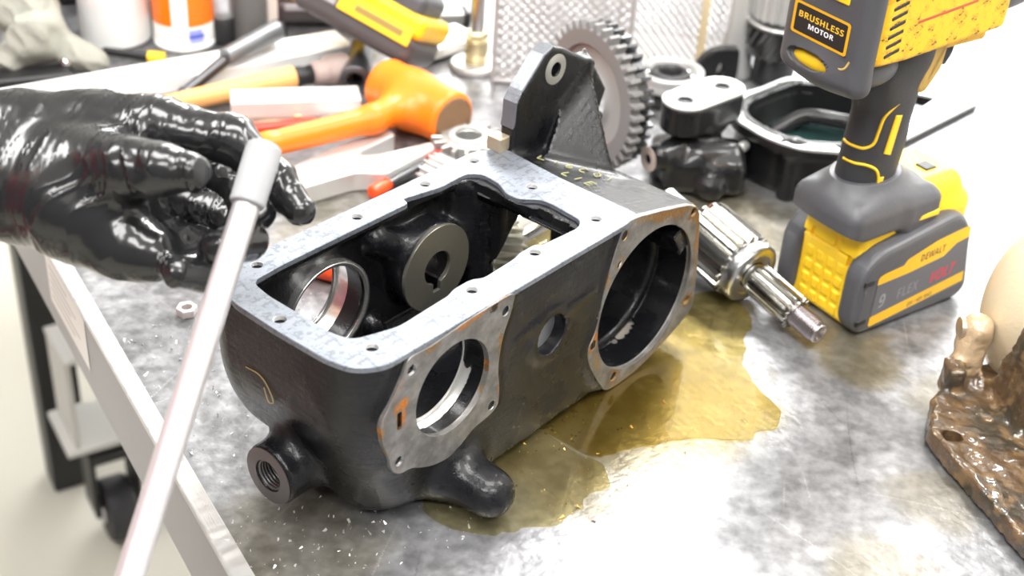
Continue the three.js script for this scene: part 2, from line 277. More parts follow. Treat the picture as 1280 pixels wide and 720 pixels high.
  const label = canvasTex(256, 128, (c, w, h) => { c.fillStyle = '#f2f1ec'; c.fillRect(0, 0, w, h); c.fillStyle = '#b9b7b0'; for (let i = 0; i < 5; i++) c.fillRect(20, 22 + i * 19, 120 + ((i * 53) % 90), 5); });
  const st = new THREE.PlaneGeometry(0.115, 0.05); st.rotateY(-PI / 2); part('sticker', at(st, 0.0035, TABLE - 0.047, 0.005), std({ map: label, roughness: 0.5 }), bench, 'white paper sticker on the apron');
  for (const [x, z] of [[0.13, -0.80], [BX - 0.08, -0.8], [0.2, 0.68], [BX - 0.08, 0.62]]) part('leg', at(rbox(0.06, TABLE - 0.012, 0.06, 0.004), x, (TABLE - 0.012) / 2, z), M.black, bench);
  // lifting caster bolted beside the far leg
  const c = part('caster_bracket', [at(rbox(0.125, 0.01, 0.11), 0.16, 0.20, -0.66), at(rbox(0.008, 0.16, 0.1), 0.115, 0.275, -0.66), at(rbox(0.11, 0.008, 0.1), 0.165, 0.35, -0.665)], std({ color: L3(0.6, 0.59, 0.56), roughness: 0.5 }), bench, 'grey steel bracket holding the caster');
  part('caster_fork', [at(rbox(0.075, 0.02, 0.07), 0.165, 0.165, -0.655), at(lathe([[0, 0], [0.028, 0], [0.028, 0.03], [0, 0.03]], 24), 0.165, 0.17, -0.655), at(rbox(0.008, 0.12, 0.06), 0.133, 0.11, -0.655), at(rbox(0.008, 0.12, 0.06), 0.197, 0.11, -0.655)], M.black, c);
  const wh = latheX([[0, -0.024], [0.02, -0.024], [0.03, -0.02], [0.045, -0.022], [0.05, -0.016], [0.05, 0.016], [0.045, 0.022], [0.03, 0.02], [0.02, 0.024], [0, 0.024]], 32);
  part('caster_wheel', at(wh, 0.165, 0.05, -0.64), M.rubber, c);
  part('caster_hub', at(latheX([[0, -0.027], [0.018, -0.027], [0.018, 0.027], [0, 0.027]], 24), 0.165, 0.05, -0.64), M.brightSteel, c);
}
// ---------------------------------------------------------------- the gearbox housing (local x along it, y up, z towards the near wall)
const HX = -0.0339, HZ = -0.8566, HTURN = 0.90204, HT = 0.1418;
const housing = thing('gearbox_housing', 'large open black cast iron gearbox housing in the middle of the bench', 'gearbox housing', [HX, TABLE, HZ], HTURN);
const toWorld = (x, y, z) => [HX + x * cos(HTURN) + z * sin(HTURN), TABLE + y, HZ - x * sin(HTURN) + z * cos(HTURN)];
const BORE = [-0.16, 0.0965, 0.033], BIG = [0.0447, 0.0659, 0.0565], RING = [-0.143, 0.082, 0.033], BOSS = [-0.055, 0.085, 0.033];
const topBolts = [[-0.1983, 0], [-0.1136, 0], [-0.0491, 0], [0.0012, 0], [-0.2275, 0.0542], [0.0017, 0.0531], [-0.2095, 0.1112], [-0.1248, 0.111], [-0.0638, 0.11], [-0.001, 0.111]];
const smallFlange = rounded([[-0.1995, 0.139, 0.012], [-0.182, 0.1375], [-0.15, 0.1405], [-0.122, 0.1415], [-0.106, 0.141, 0.01], [-0.1085, 0.128], [-0.116, 0.112], [-0.1185, 0.09], [-0.1155, 0.072], [-0.1155, 0.058, 0.008], [-0.127, 0.0545, 0.006], [-0.139, 0.0535], [-0.158, 0.042], [-0.178, 0.0455], [-0.196, 0.0555], [-0.205, 0.056, 0.01], [-0.2125, 0.063, 0.008], [-0.2135, 0.073], [-0.219, 0.085], [-0.2215, 0.103], [-0.212, 0.115], [-0.204, 0.128]], 0.009);
const bigFlange = rounded([[0.0065, 0.1425, 0.008], [0.022, 0.1415, 0.006], [0.056, 0.1335], [0.0895, 0.1245, 0.008], [0.1025, 0.1145, 0.01], [0.1075, 0.0875], [0.1122, 0.0541], [0.1134, 0.0275, 0.01], [0.106, 0.0208, 0.008], [0.0787, 0.0099], [0.0448, 0.0012], [0.0195, 0.0008, 0.006], [0.0064, 0.0028, 0.01], [-0.0058, 0.0198], [-0.0175, 0.0396, 0.01], [-0.0215, 0.0525, 0.008], [-0.013, 0.0655], [-0.0085, 0.0979], [-0.0025, 0.12]], 0.012);
const extOutline = [[-0.01, 0.1385], [0.03, 0.1395], [0.101, 0.1187], [0.105, 0.09], [0.107, 0.045], [0.1, 0.026], [0.05, 0.008], [0.0, 0.004], [-0.02, 0.03]];
const earOutline = [[0.0325, 0.125], [0.0325, 0.158], [0.0335, 0.164], [0.034, 0.178], [0.04, 0.186], [0.062, 0.207], [0.072, 0.211], [0.084, 0.2065], [0.119, 0.187], [0.126, 0.179], [0.142, 0.157], [0.137, 0.146], [0.142, 0.134], [0.138, 0.118], [0.09, 0.105]];
const cavityTop = [[-0.2125, 0.0125], [-0.188, 0.0105], [-0.076, 0.0105], [-0.075, 0.004], [-0.044, 0.0105], [-0.017, 0.0095], [-0.0095, 0.0175], [-0.0115, 0.035], [-0.0187, 0.046], [-0.0187, 0.058], [-0.008, 0.068], [-0.0068, 0.078], [-0.010, 0.1045], [-0.0185, 0.11], [-0.055, 0.107], [-0.0565, 0.1035], [-0.0725, 0.1035], [-0.0785, 0.1055], [-0.11, 0.107], [-0.1165, 0.1025], [-0.1325, 0.1025], [-0.139, 0.105], [-0.184, 0.107], [-0.198, 0.1025], [-0.2115, 0.098], [-0.2155, 0.086], [-0.2155, 0.03]];
const cavityR = rounded(cavityTop, 0.006, 4);
{
  const ridge = (y) => 0.088 + (y - 0.1275) / 0.0545 * 0.0265;
  const under = (x, y, z) => smax((x + 0.185) * -0.772 - y * 0.635, (z - 0.02) * -0.77 - y * 0.64, 0.02);   // the sloping underside at the end and the back
  const outer = (x, y, z) => {
    let plan = sRect(x, z, -0.103, 0.0572, 0.132, 0.0685, 0.026);
    let d = smax(smax(plan, -y, 0.03), under(x, y, z), 0.03); d = max(d, y - 0.1385);
    d = smin(d, sBox(x, y, z, -0.06, 0.072, 0.113, 0.095, 0.0665, 0.0115, 0.004), 0.01);
    d = smin(d, sPrism(x, y, z, extOutline, 0.0, 0.124, 0.006), 0.006);
    d = smin(d, sPrism(x, y, z, bigFlange, 0.108, 0.1255, 0.003), 0.008);
    d = smin(d, sPrism(x, y, z, smallFlange, 0.11, 0.1265, 0.003), 0.008);
    // thick pillar behind the near front corner, and the casting line under the small flange
    d = smin(d, sCap(x, y, z, [-0.187, 0.03, 0.09], [-0.202, 0.105, 0.092], 0.029, 0.027), 0.012);
    d = max(d, min(y - 0.1385, 0.02 - x > 0 ? 1 : -1));
    // plug boss on the near wall
    d = smin(d, sCyl(x, y, z, -0.0625, 0.0865, 0.0205, 0.105, 0.1265, 0.002), 0.006);
    d = smin(d, sCap(x, y, z, [-0.1, 0.098, 0.124], [-0.07, 0.104, 0.124], 0.0025, 0.0025), 0.006);
    d = smin(d, sCap(x, y, z, [-0.045, 0.098, 0.124], [-0.02, 0.1, 0.124], 0.0025, 0.0025), 0.006);
    // lower stub, end boss
    d = smin(d, sCap(x, y, z, [-0.152, 0.024, 0.1], [-0.1465, 0.0185, 0.152], 0.019, 0.0165), 0.016);
    d = smin(d, sCyl(y, z, x, 0.034, 0.056, 0.0205, -0.243, -0.18, 0.003), 0.014);
    // bosses under the body that carry it
    d = smin(d, sCyl(x, z, y, -0.165, 0.078, 0.02, 0.0, 0.05, 0.003), 0.02);
    // ear with its gusset
    let ear = sPrism(x, y, z, earOutline, -0.004, 0.01, 0.003);
    const gx = x - ridge(y), gw = max(0, 1.0 - abs(gx) / 0.03);
    const tri = max((y - 0.182) * 0.657 + (z - 0.01) * 0.754, -z, 0.1 - y);
    const wedge = max((tri + max(0, -gx) * 0.62) * 0.8, (gx - 0.003) * 0.88, -gx - 0.05);
    ear = smin(ear, wedge, 0.008);
    d = max(d, y - 0.1386 + max(0, x - 0.03) * 0.281);
    d = smin(d, ear, 0.008);
    d = smin(d, sCyl(x, y, z, RING[0], RING[1], 0.041, -0.028, 0.0, 0.002), 0.006); d = smin(d, sCyl(x, y, z, BOSS[0], BOSS[1], 0.024, -0.03, 0.0, 0.002), 0.006);
    return max(d, -y);
  };
  const inner = (x, y, z) => {
    let c = max(sPoly(x, z, cavityTop), 0.125 - y);                                                             // the mouth under the machined face
    c = min(c, smax(sRect(x, z, -0.115, 0.057, 0.110, 0.058, 0.022), max(abs(y - 0.0735) - 0.0625), 0.02));       // wider below
    c = max(c, under(x, y, z) + 0.012);
    for (const [bx, bz] of topBolts) if (bz > 0.02 || bx > -0.01) c = max(c, -(hypot(x - bx, z - bz, 0) - 0.0098 + max(0, 0.10 - y) * 0.5));
    return c;
  };
  const f = (x, y, z) => {
    let d = outer(x, y, z);
    if (d > 0.03) return d;
    let c = inner(x, y, z);
    // things that stand inside the cavity
    let s = sCyl(x, y, z, BOSS[0], BOSS[1], BOSS[2], -0.01, 0.0172, 0.003);
    s = smin(s, sCap(x, y, z, [-0.098, 0.118, 0.0], [-0.072, 0.1, 0.001], 0.011, 0.013), 0.012);
    s = smin(s, sCap(x, y, z, [-0.004, 0.128, 0.016], [-0.008, 0.01, 0.02], 0.011, 0.015), 0.012);
    s = smin(s, sCap(x, y, z, [-0.02, 0.13, 0.002], [-0.012, 0.085, 0.006], 0.012, 0.01), 0.012);
    s = smin(s, sCap(x, y, z, [-0.09, 0.0, 0.0], [-0.1, 0.05, 0.0], 0.008, 0.008), 0.01);
    s = min(s, max(abs(x + 0.008) - 0.009, 0.0));
    c = smax(c, -s, 0.005);
    // chamber behind the large bore, the window through the partition and the opening in its back
    c = min(c, sCyl(x, y, z, BIG[0], BIG[1], BIG[2], 0.1, 0.15));
    c = smin(c, sCyl(x, y, z, BIG[0] + 0.001, BIG[1] + 0.001, 0.0505, 0.014, 0.13, 0.01), 0.006);
    c = smin(c, sBox(x, y, z, 0.0, 0.079, 0.072, 0.034, 0.045, 0.036, 0.006), 0.004);
    c = smin(c, sBox(x, y, z, 0.054, 0.054, 0.0, 0.044, 0.042, 0.04, 0.008), 0.004);
    // teeth of cast metal left in the large bore (two driving lugs)
    const lug = max(abs(hypot(x - BIG[0], y - BIG[1]) - 0.052) - 0.006, abs((x - BIG[0]) * 0.55 - (y - BIG[1]) * 0.83) - 0.011, x < BIG[0] ? 1 : -1, abs(z - 0.108) - 0.02);
    c = max(c, -lug);
    // small bore, plug hole, bearing bore in the back wall, boss bore, end boss bore, ear bolt hole
    c = min(c, sCyl(x, y, z, BORE[0], BORE[1], BORE[2] + 0.002, 0.09, 0.15));
    c = min(c, sCyl(x, y, z, -0.0625, 0.0862, 0.0145, 0.118, 0.15));
    c = min(c, sCyl(x, y, z, RING[0], RING[1], RING[2] + 0.002, -0.04, 0.03));
    c = min(c, sCyl(x, y, z, BOSS[0], BOSS[1], 0.013, -0.04, 0.05));
    c = min(c, sBox(x, y, z, BOSS[0] + 0.001, BOSS[1] - 0.016, 0, 0.004, 0.008, 0.05));
    c = min(c, sCyl(y, z, x, 0.034, 0.056, 0.0105, -0.3, -0.215));
    c = min(c, sCyl(x, y, z, 0.0745, 0.193, 0.0055, -0.03, 0.03));
    c = min(c, sCyl(x, y, z, 0.136, 0.14, 0.004, -0.03, 0.03));
    return max(d, -c);
  };
  const body = part('casting', field(f, [-0.252, -0.004, -0.016], [0.148, 0.216, 0.176], 0.0018), M.cast, housing);

  // machined top face
  const topOut = rounded([[-0.1935, -0.0112, 0.004], [-0.2195, -0.0015, 0.01], [-0.2355, 0.018, 0.01], [-0.2368, 0.0605], [-0.2358, 0.1], [-0.2315, 0.1185, 0.012], [-0.2165, 0.1292, 0.01], [-0.1375, 0.1295], [0.01, 0.13, 0.004], [0.0245, 0.1275, 0.004], [0.0262, 0.0585], [0.0315, 0.002, 0.006], [0.012, -0.0095, 0.008], [-0.004, -0.0095]], 0.004);
  const flip = (P) => P.map(([x, z]) => [x, -z]).reverse();
  const hp = new THREE.Path(flip(cavityR).map((p) => new THREE.Vector2(...p)));
  const tg = extrude(poly(flip(topOut), [hp, ...topBolts.map(([x, z]) => circle(x, -z, 0.0046))]), 0.0042, 0.0005, 1, 20).rotateX(-PI / 2).translate(0, HT - 0.0042, 0);
  const scuff = tex(1024, 1024, (u, v) => { const a = tfbm(u, v, 10, 6, 81), s = smooth(0.6, 0.66, tfbm(u, v, 44, 3, 82)), l = smooth(0.66, 0.72, tnoise(u * 6, v * 240, 240, 83)) * 0.12, p = smooth(0.72, 0.76, tfbm(u, v, 110, 2, 84)) * 0.3; const k = 0.76 + 0.2 * (a - 0.5) - 0.1 * s - l * 0.3 - p * 0.5; return [k * 0.97, k * 0.99, k * 1.02]; }, true, 1 / 0.16);
  const faceMat = std({ color: L3(0.46, 0.475, 0.51), map: scuff, metalness: 0.55, roughness: 1, roughnessMap: metalRough, bumpMap: softBump, bumpScale: 0.00012 });
  part('machined_top_face', tg, faceMat, housing, 'bare grey machined face with threaded holes');
  for (const [x, z] of topBolts) part('threaded_hole', [0, 1, 2, 3].map((i) => at(new THREE.TorusGeometry(0.0042, 0.0005, 6, 24).rotateX(PI / 2), x, HT - 0.0006 - i * 0.0011, z)).concat(at(new THREE.CylinderGeometry(0.0044, 0.0044, 0.0006, 20), x, HT - 0.0045, z)), M.thread, housing);

  // flange faces: bare iron with rust and old sealant where the photograph shows it
  const flangeTex = (blobs, x0, y0, w, seed) => tex(1024, 1024, (u, v) => {
    const x = x0 + u * w, y = y0 + v * w, a = tfbm(u, v, 12, 5, seed), b = tfbm(u, v, 40, 4, seed + 5), g = tfbm(u, v, 150, 2, seed + 8); const k = 0.58 + 0.32 * (a - 0.5) + 0.14 * (b - 0.5); let c = [k, k * 0.985, k * 0.97];
    for (const [bx, by, rx, ry, ang, kind] of blobs) {
      const dx = (x - bx) * cos(ang) + (y - by) * sin(ang), dy = -(x - bx) * sin(ang) + (y - by) * cos(ang), d = hypot(dx / rx, dy / ry) + (b - 0.5) * 1.3 + (g - 0.5) * 0.9, m = smooth(1.0, 0.72, d);
      const t = kind === 0 ? [0.84, 0.52, 0.22] : kind === 1 ? [0.62, 0.47, 0.3] : kind === 3 ? [0.66, 0.55, 0.4] : [0.25, 0.2, 0.16]; c = c.map((q, i) => mix(q, t[i] * (0.8 + 0.5 * g), m * (kind === 3 ? 0.7 : 0.95)));
    }
    return c;
  }, true);
  const flangeMat = (map, x0, y0, w) => { map.repeat.set(1 / w, 1 / w); map.offset.set(-x0 / w, -y0 / w); return std({ color: L3(0.72, 0.71, 0.7), map, metalness: 0.6, roughness: 1, roughnessMap: metalRough, bumpMap: softBump, bumpScale: 0.0002 }); };
  const holesOf = (list) => list.map(([x, y, r]) => circle(x, y, r ?? 0.0042));
  const sBolts = [[-0.1965, 0.129], [-0.1145, 0.1305], [-0.1225, 0.0625], [-0.2055, 0.067]];
  const slot = new THREE.Path(rounded([[-0.2085, 0.0905], [-0.2035, 0.0905], [-0.2035, 0.1045], [-0.2085, 0.1045]], 0.002, 3).reverse().map((p) => new THREE.Vector2(...p)));
  const sf = extrude(poly(smallFlange, [circle(BORE[0], BORE[1], BORE[2]), ...holesOf(sBolts), slot]), 0.0042, 0.0006, 2, 40).translate(0, 0, 0.1262);
  const fr = part('small_flange_face', sf, flangeMat(flangeTex([[-0.145, 0.1405, 0.022, 0.0035, 0.06, 0], [-0.126, 0.1415, 0.008, 0.003, 0, 1], [-0.21, 0.121, 0.008, 0.0035, 1.0, 0], [-0.204, 0.108, 0.007, 0.0042, 0.2, 0], [-0.2065, 0.1, 0.0022, 0.008, 0, 1], [-0.2025, 0.0985, 0.0018, 0.008, 0, 0], [-0.2215, 0.092, 0.0028, 0.02, -0.1, 3], [-0.2165, 0.068, 0.003, 0.012, 0.2, 3], [-0.185, 0.0465, 0.02, 0.0024, -0.3, 3], [-0.117, 0.105, 0.0022, 0.016, 0.1, 1], [-0.1155, 0.079, 0.002, 0.01, 0, 0], [-0.1265, 0.139, 0.0035, 0.0035, 0, 2], [-0.178, 0.137, 0.008, 0.0025, 0.3, 1]], -0.24, 0.03, 0.15, 101), -0.24, 0.03, 0.15), housing, 'bare iron flange face with orange sealant and rust');
  part('bore_liner', at(latheZ([[BORE[2], -0.022], [BORE[2] + 0.003, -0.022], [BORE[2] + 0.003, 0], [BORE[2], 0]], 64), BORE[0], BORE[1], 0.1295), std({ color: L3(0.72, 0.71, 0.69), metalness: 0.55, roughness: 0.36 }), fr);
  for (const [x, y] of sBolts) part('threaded_hole', [0, 1, 2, 3].map((i) => at(new THREE.TorusGeometry(0.0039, 0.0005, 6, 20), x, y, 0.1295 - i * 0.0011)).concat(at(new THREE.CircleGeometry(0.0045, 20), x, y, 0.1264)), M.steel, fr);
  part('oil_slot', at(rbox(0.006, 0.014, 0.001), -0.206, 0.0975, 0.1265), M.hole, fr);
  const bBolts = [[0.0083, 0.1325], [0.0062, 0.1105, 0.0035], [-0.0145, 0.0543], [0.0156, 0.0115], [0.0939, 0.1165], [0.1023, 0.0371]];
  const bf = extrude(poly(bigFlange, [circle(BIG[0], BIG[1], BIG[2]), ...holesOf(bBolts.map(([x, y, r]) => [x, y, (r ?? 0.0045)]))]), 0.0042, 0.0006, 2, 56).translate(0, 0, 0.1253);
  const bfp = part('large_flange_face', bf, flangeMat(flangeTex([[0.062, 0.1285, 0.034, 0.0055, -0.27, 1], [0.097, 0.113, 0.011, 0.006, -0.9, 1], [0.0939, 0.1165, 0.007, 0.007, 0, 1], [0.105, 0.09, 0.004, 0.022, 0.1, 1], [0.11, 0.05, 0.004, 0.02, 0.1, 3], [0.1023, 0.0371, 0.0065, 0.0065, 0, 1], [-0.0155, 0.0575, 0.006, 0.008, 0, 0], [-0.008, 0.036, 0.004, 0.014, 0.4, 3], [0.0156, 0.0115, 0.007, 0.007, 0, 1], [0.0062, 0.1105, 0.006, 0.006, 0, 3], [0.03, 0.1375, 0.014, 0.004, -0.2, 3], [0.03, 0.003, 0.02, 0.002, 0, 3], [-0.005, 0.105, 0.002, 0.02, 0.2, 3], [0.075, 0.0105, 0.035, 0.0022, 0.25, 3]], -0.05, -0.005, 0.16, 131), -0.05, -0.005, 0.16), housing, 'bare iron flange face with brown oil stains');
  part('bore_liner', at(latheZ([[BIG[2] - 0.0005, -0.03], [BIG[2] + 0.002, -0.03], [BIG[2] + 0.002, 0], [BIG[2] - 0.0005, 0]], 96), BIG[0], BIG[1], 0.1288), std({ color: L3(0.5, 0.45, 0.4), metalness: 0.5, roughness: 0.4 }), bfp);
  for (const [x, y, r] of bBolts) part('threaded_hole', [0, 1, 2].map((i) => at(new THREE.TorusGeometry((r ?? 0.0045) - 0.0003, 0.0005, 6, 20), x, y, 0.1286 - i * 0.0011)).concat(at(new THREE.CircleGeometry(0.005, 20), x, y, 0.1256)), std({ color: L3(0.45, 0.3, 0.14), metalness: 0.6, roughness: 0.4 }), bfp);
  // bearing bore in the back wall, boss face with its keyed bush, plug, threaded end boss, ear pad
  part('bearing_bore', at(latheZ([[RING[2], -0.0285], [RING[2] + 0.004, -0.0285], [RING[2] + 0.004, 0.0045], [RING[2] + 0.0015, 0.0045], [RING[2] + 0.0015, 0.0035], [RING[2], 0.0035]], 80), RING[0], RING[1], 0), std({ color: L3(0.85, 0.84, 0.83), metalness: 0.9, roughness: 0.2 }), housing, 'polished bore in the back wall');
  const key = [[0.0035, -0.0125], [0.0035, -0.019], [-0.0035, -0.019], [-0.0035, -0.0125]];
  const bushHole = new THREE.Path(); bushHole.absarc(0, 0, 0.0128, -PI / 2 + 0.28, -PI / 2 - 0.28 + 2 * PI, false); for (const [x, y] of key.slice().reverse()) bushHole.lineTo(x, y); bushHole.closePath();
  const olive = std({ color: L3(0.2, 0.19, 0.16), metalness: 0.7, roughness: 0.32, bumpMap: softBump, bumpScale: 0.0002 });
  const bossFace = part('boss_face', at(extrude(poly(rounded(Array.from({ length: 32 }, (_, i) => [cos(i / 16 * PI) * BOSS[2], sin(i / 16 * PI) * BOSS[2]]), 0.001, 1), [bushHole]), 0.003, 0.0004, 1), BOSS[0], BOSS[1], 0.0165), olive, housing, 'dull steel thrust face inside the housing');
  part('boss_bush', at(new THREE.CylinderGeometry(0.0131, 0.0131, 0.05, 48, 1, true, 0.3, 2 * PI - 0.6).rotateX(PI / 2), BOSS[0], BOSS[1], -0.006), std({ color: L3(0.78, 0.77, 0.76), metalness: 1, roughness: 0.12, side: THREE.DoubleSide }), bossFace);
  part('plug', at(latheZ([[0, 0], [0.0142, 0], [0.0142, 0.0012], [0, 0.0012]], 40), -0.0625, 0.0862, 0.118), std({ color: L3(0.5, 0.5, 0.52), metalness: 0.8, roughness: 0.4 }), housing, 'grey plug sunk in the near wall');
  part('threaded_boss', [0, 1, 2, 3, 4, 5].map((i) => at(new THREE.TorusGeometry(0.0102, 0.0009, 8, 32).rotateY(PI / 2), -0.2415 + i * 0.0022, 0.034, 0.056)).concat(at(latheX([[0.0112, 0], [0.0195, 0], [0.0195, 0.0006], [0.0112, 0.0006]], 40), -0.2436, 0.034, 0.056)), std({ color: L3(0.16, 0.15, 0.15), metalness: 0.7, roughness: 0.35 }), housing, 'threaded port on the end wall');
  part('bolt_pad', at(latheZ([[0.0056, 0], [0.0115, 0], [0.0115, 0.0012], [0.0056, 0.0012]], 40), 0.0745, 0.193, 0.0095), std({ color: L3(0.42, 0.41, 0.37), metalness: 0.7, roughness: 0.45, bumpMap: softBump, bumpScale: 0.0003 }), housing, 'worn bare pad round the ear hole');
  const lugTop = extrude(poly(earOutline.slice(1, 7).map(([x, y]) => [x, y]).concat([[0.0705, 0.2075], [0.06, 0.2035], [0.0405, 0.184], [0.0365, 0.178], [0.036, 0.1645], [0.035, 0.1595]])), 0.0125, 0.0006, 1).translate(-0.0006, 0.0006, -0.0035);
  part('ear_edge', lugTop, std({ color: L3(0.2, 0.21, 0.235), metalness: 0.6, roughness: 0.34, bumpMap: castGrain, bumpScale: 0.0004 }), housing, 'paler shiny blue-grey edge of the ear');  // edge face in a paler blue-grey metal than the casting
  part('gasket_scrap', at(rbox(0.011, 0.011, 0.013, 0.001), 0.0275, 0.147, -0.0005), std({ color: L3(0.44, 0.37, 0.27), metalness: 0.5, roughness: 0.4 }), housing, 'bare brass-coloured step at the foot of the ear');
  // paint-marker writing on the sloping deck
  const strokes = { E: [[[0, 1], [0, 0]], [[0, 1], [0.6, 1]], [[0, 0.5], [0.5, 0.5]], [[0, 0], [0.6, 0]]], 1: [[[0.3, 1], [0.3, 0]]], 6: [[[0.55, 1], [0.2, 0.75], [0.02, 0.35], [0.2, 0.02], [0.5, 0.15], [0.5, 0.42], [0.1, 0.42]]], C: [[[0.6, 0.85], [0.3, 1], [0.02, 0.6], [0.1, 0.1], [0.5, 0.05]]], 0: [[[0.3, 1], [0.02, 0.5], [0.3, 0], [0.58, 0.5], [0.3, 1]]], L: [[[0, 1], [0, 0], [0.55, 0]]], I: [[[0.2, 1], [0.2, 0]]] };
  const deckY = (x) => 0.1395 - (x - 0.03) * 0.293;
  const write = (text, x0, z0, h, dir, mat, name) => { const gs = []; let p = 0; for (const ch of text) { if (strokes[ch]) for (const s of strokes[ch]) gs.push(tube(s.map(([a, b]) => { const x = x0 + dir[0] * (p + a * h * 0.8) + dir[1] * b * h, z = z0 + dir[1] * (p + a * h * 0.8) * 1 - dir[0] * 0 + (-dir[0]) * 0 + 0 * b; const xx = x0 + dir[0] * (p + a * h * 0.8) + dir[1] * b * h, zz = z0 + dir[1] * (p + a * h * 0.8) - dir[0] * b * h; return V(xx, deckY(xx) + 0.0006, zz); }), 0.00045, 14, 5)); p += h * 0.95; } part(name, gs, mat, housing, 'faded yellow paint-marker letters on the deck'); };
  const chalk = std({ color: L3(0.36, 0.35, 0.17), roughness: 0.8 });
  write('E16C0I', 0.047, 0.021, 0.011, [0.375, 0.927], chalk, 'paint_mark');
  write('LIE', 0.036, 0.052, 0.010, [0.1, 0.995], chalk, 'paint_mark');
  { const R = rng(31), gs = []; for (let i = 0; i < 26; i++) { const u = i % 5, v = floor(i / 5); gs.push(at(rbox(0.0016 + R() * 0.001, 0.0008 + R() * 0.0008, 0.0006, 0.0003), -0.1155 + u * 0.0035 + v * 0.0016 + R() * 0.001, 0.049 + u * 0.0025 - v * 0.0022 + R() * 0.001, 0.1246)); } const m = part('paint_specks', gs, std({ color: L3(0.5, 0.5, 0.5), roughness: 0.7 }), housing, 'small pale specks on the near wall'); m.userData.kind = 'stuff'; }
  // a scratch of yellow paint on the end wall
  part('paint_scratch', tube([[-0.2351, 0.099, 0.03], [-0.2351, 0.0995, 0.042], [-0.2351, 0.096, 0.048], [-0.2351, 0.085, 0.054], [-0.2351, 0.083, 0.05], [-0.2351, 0.092, 0.046]], 0.0004, 40, 5), std({ color: L3(0.34, 0.24, 0.1), roughness: 0.7 }), housing);
}
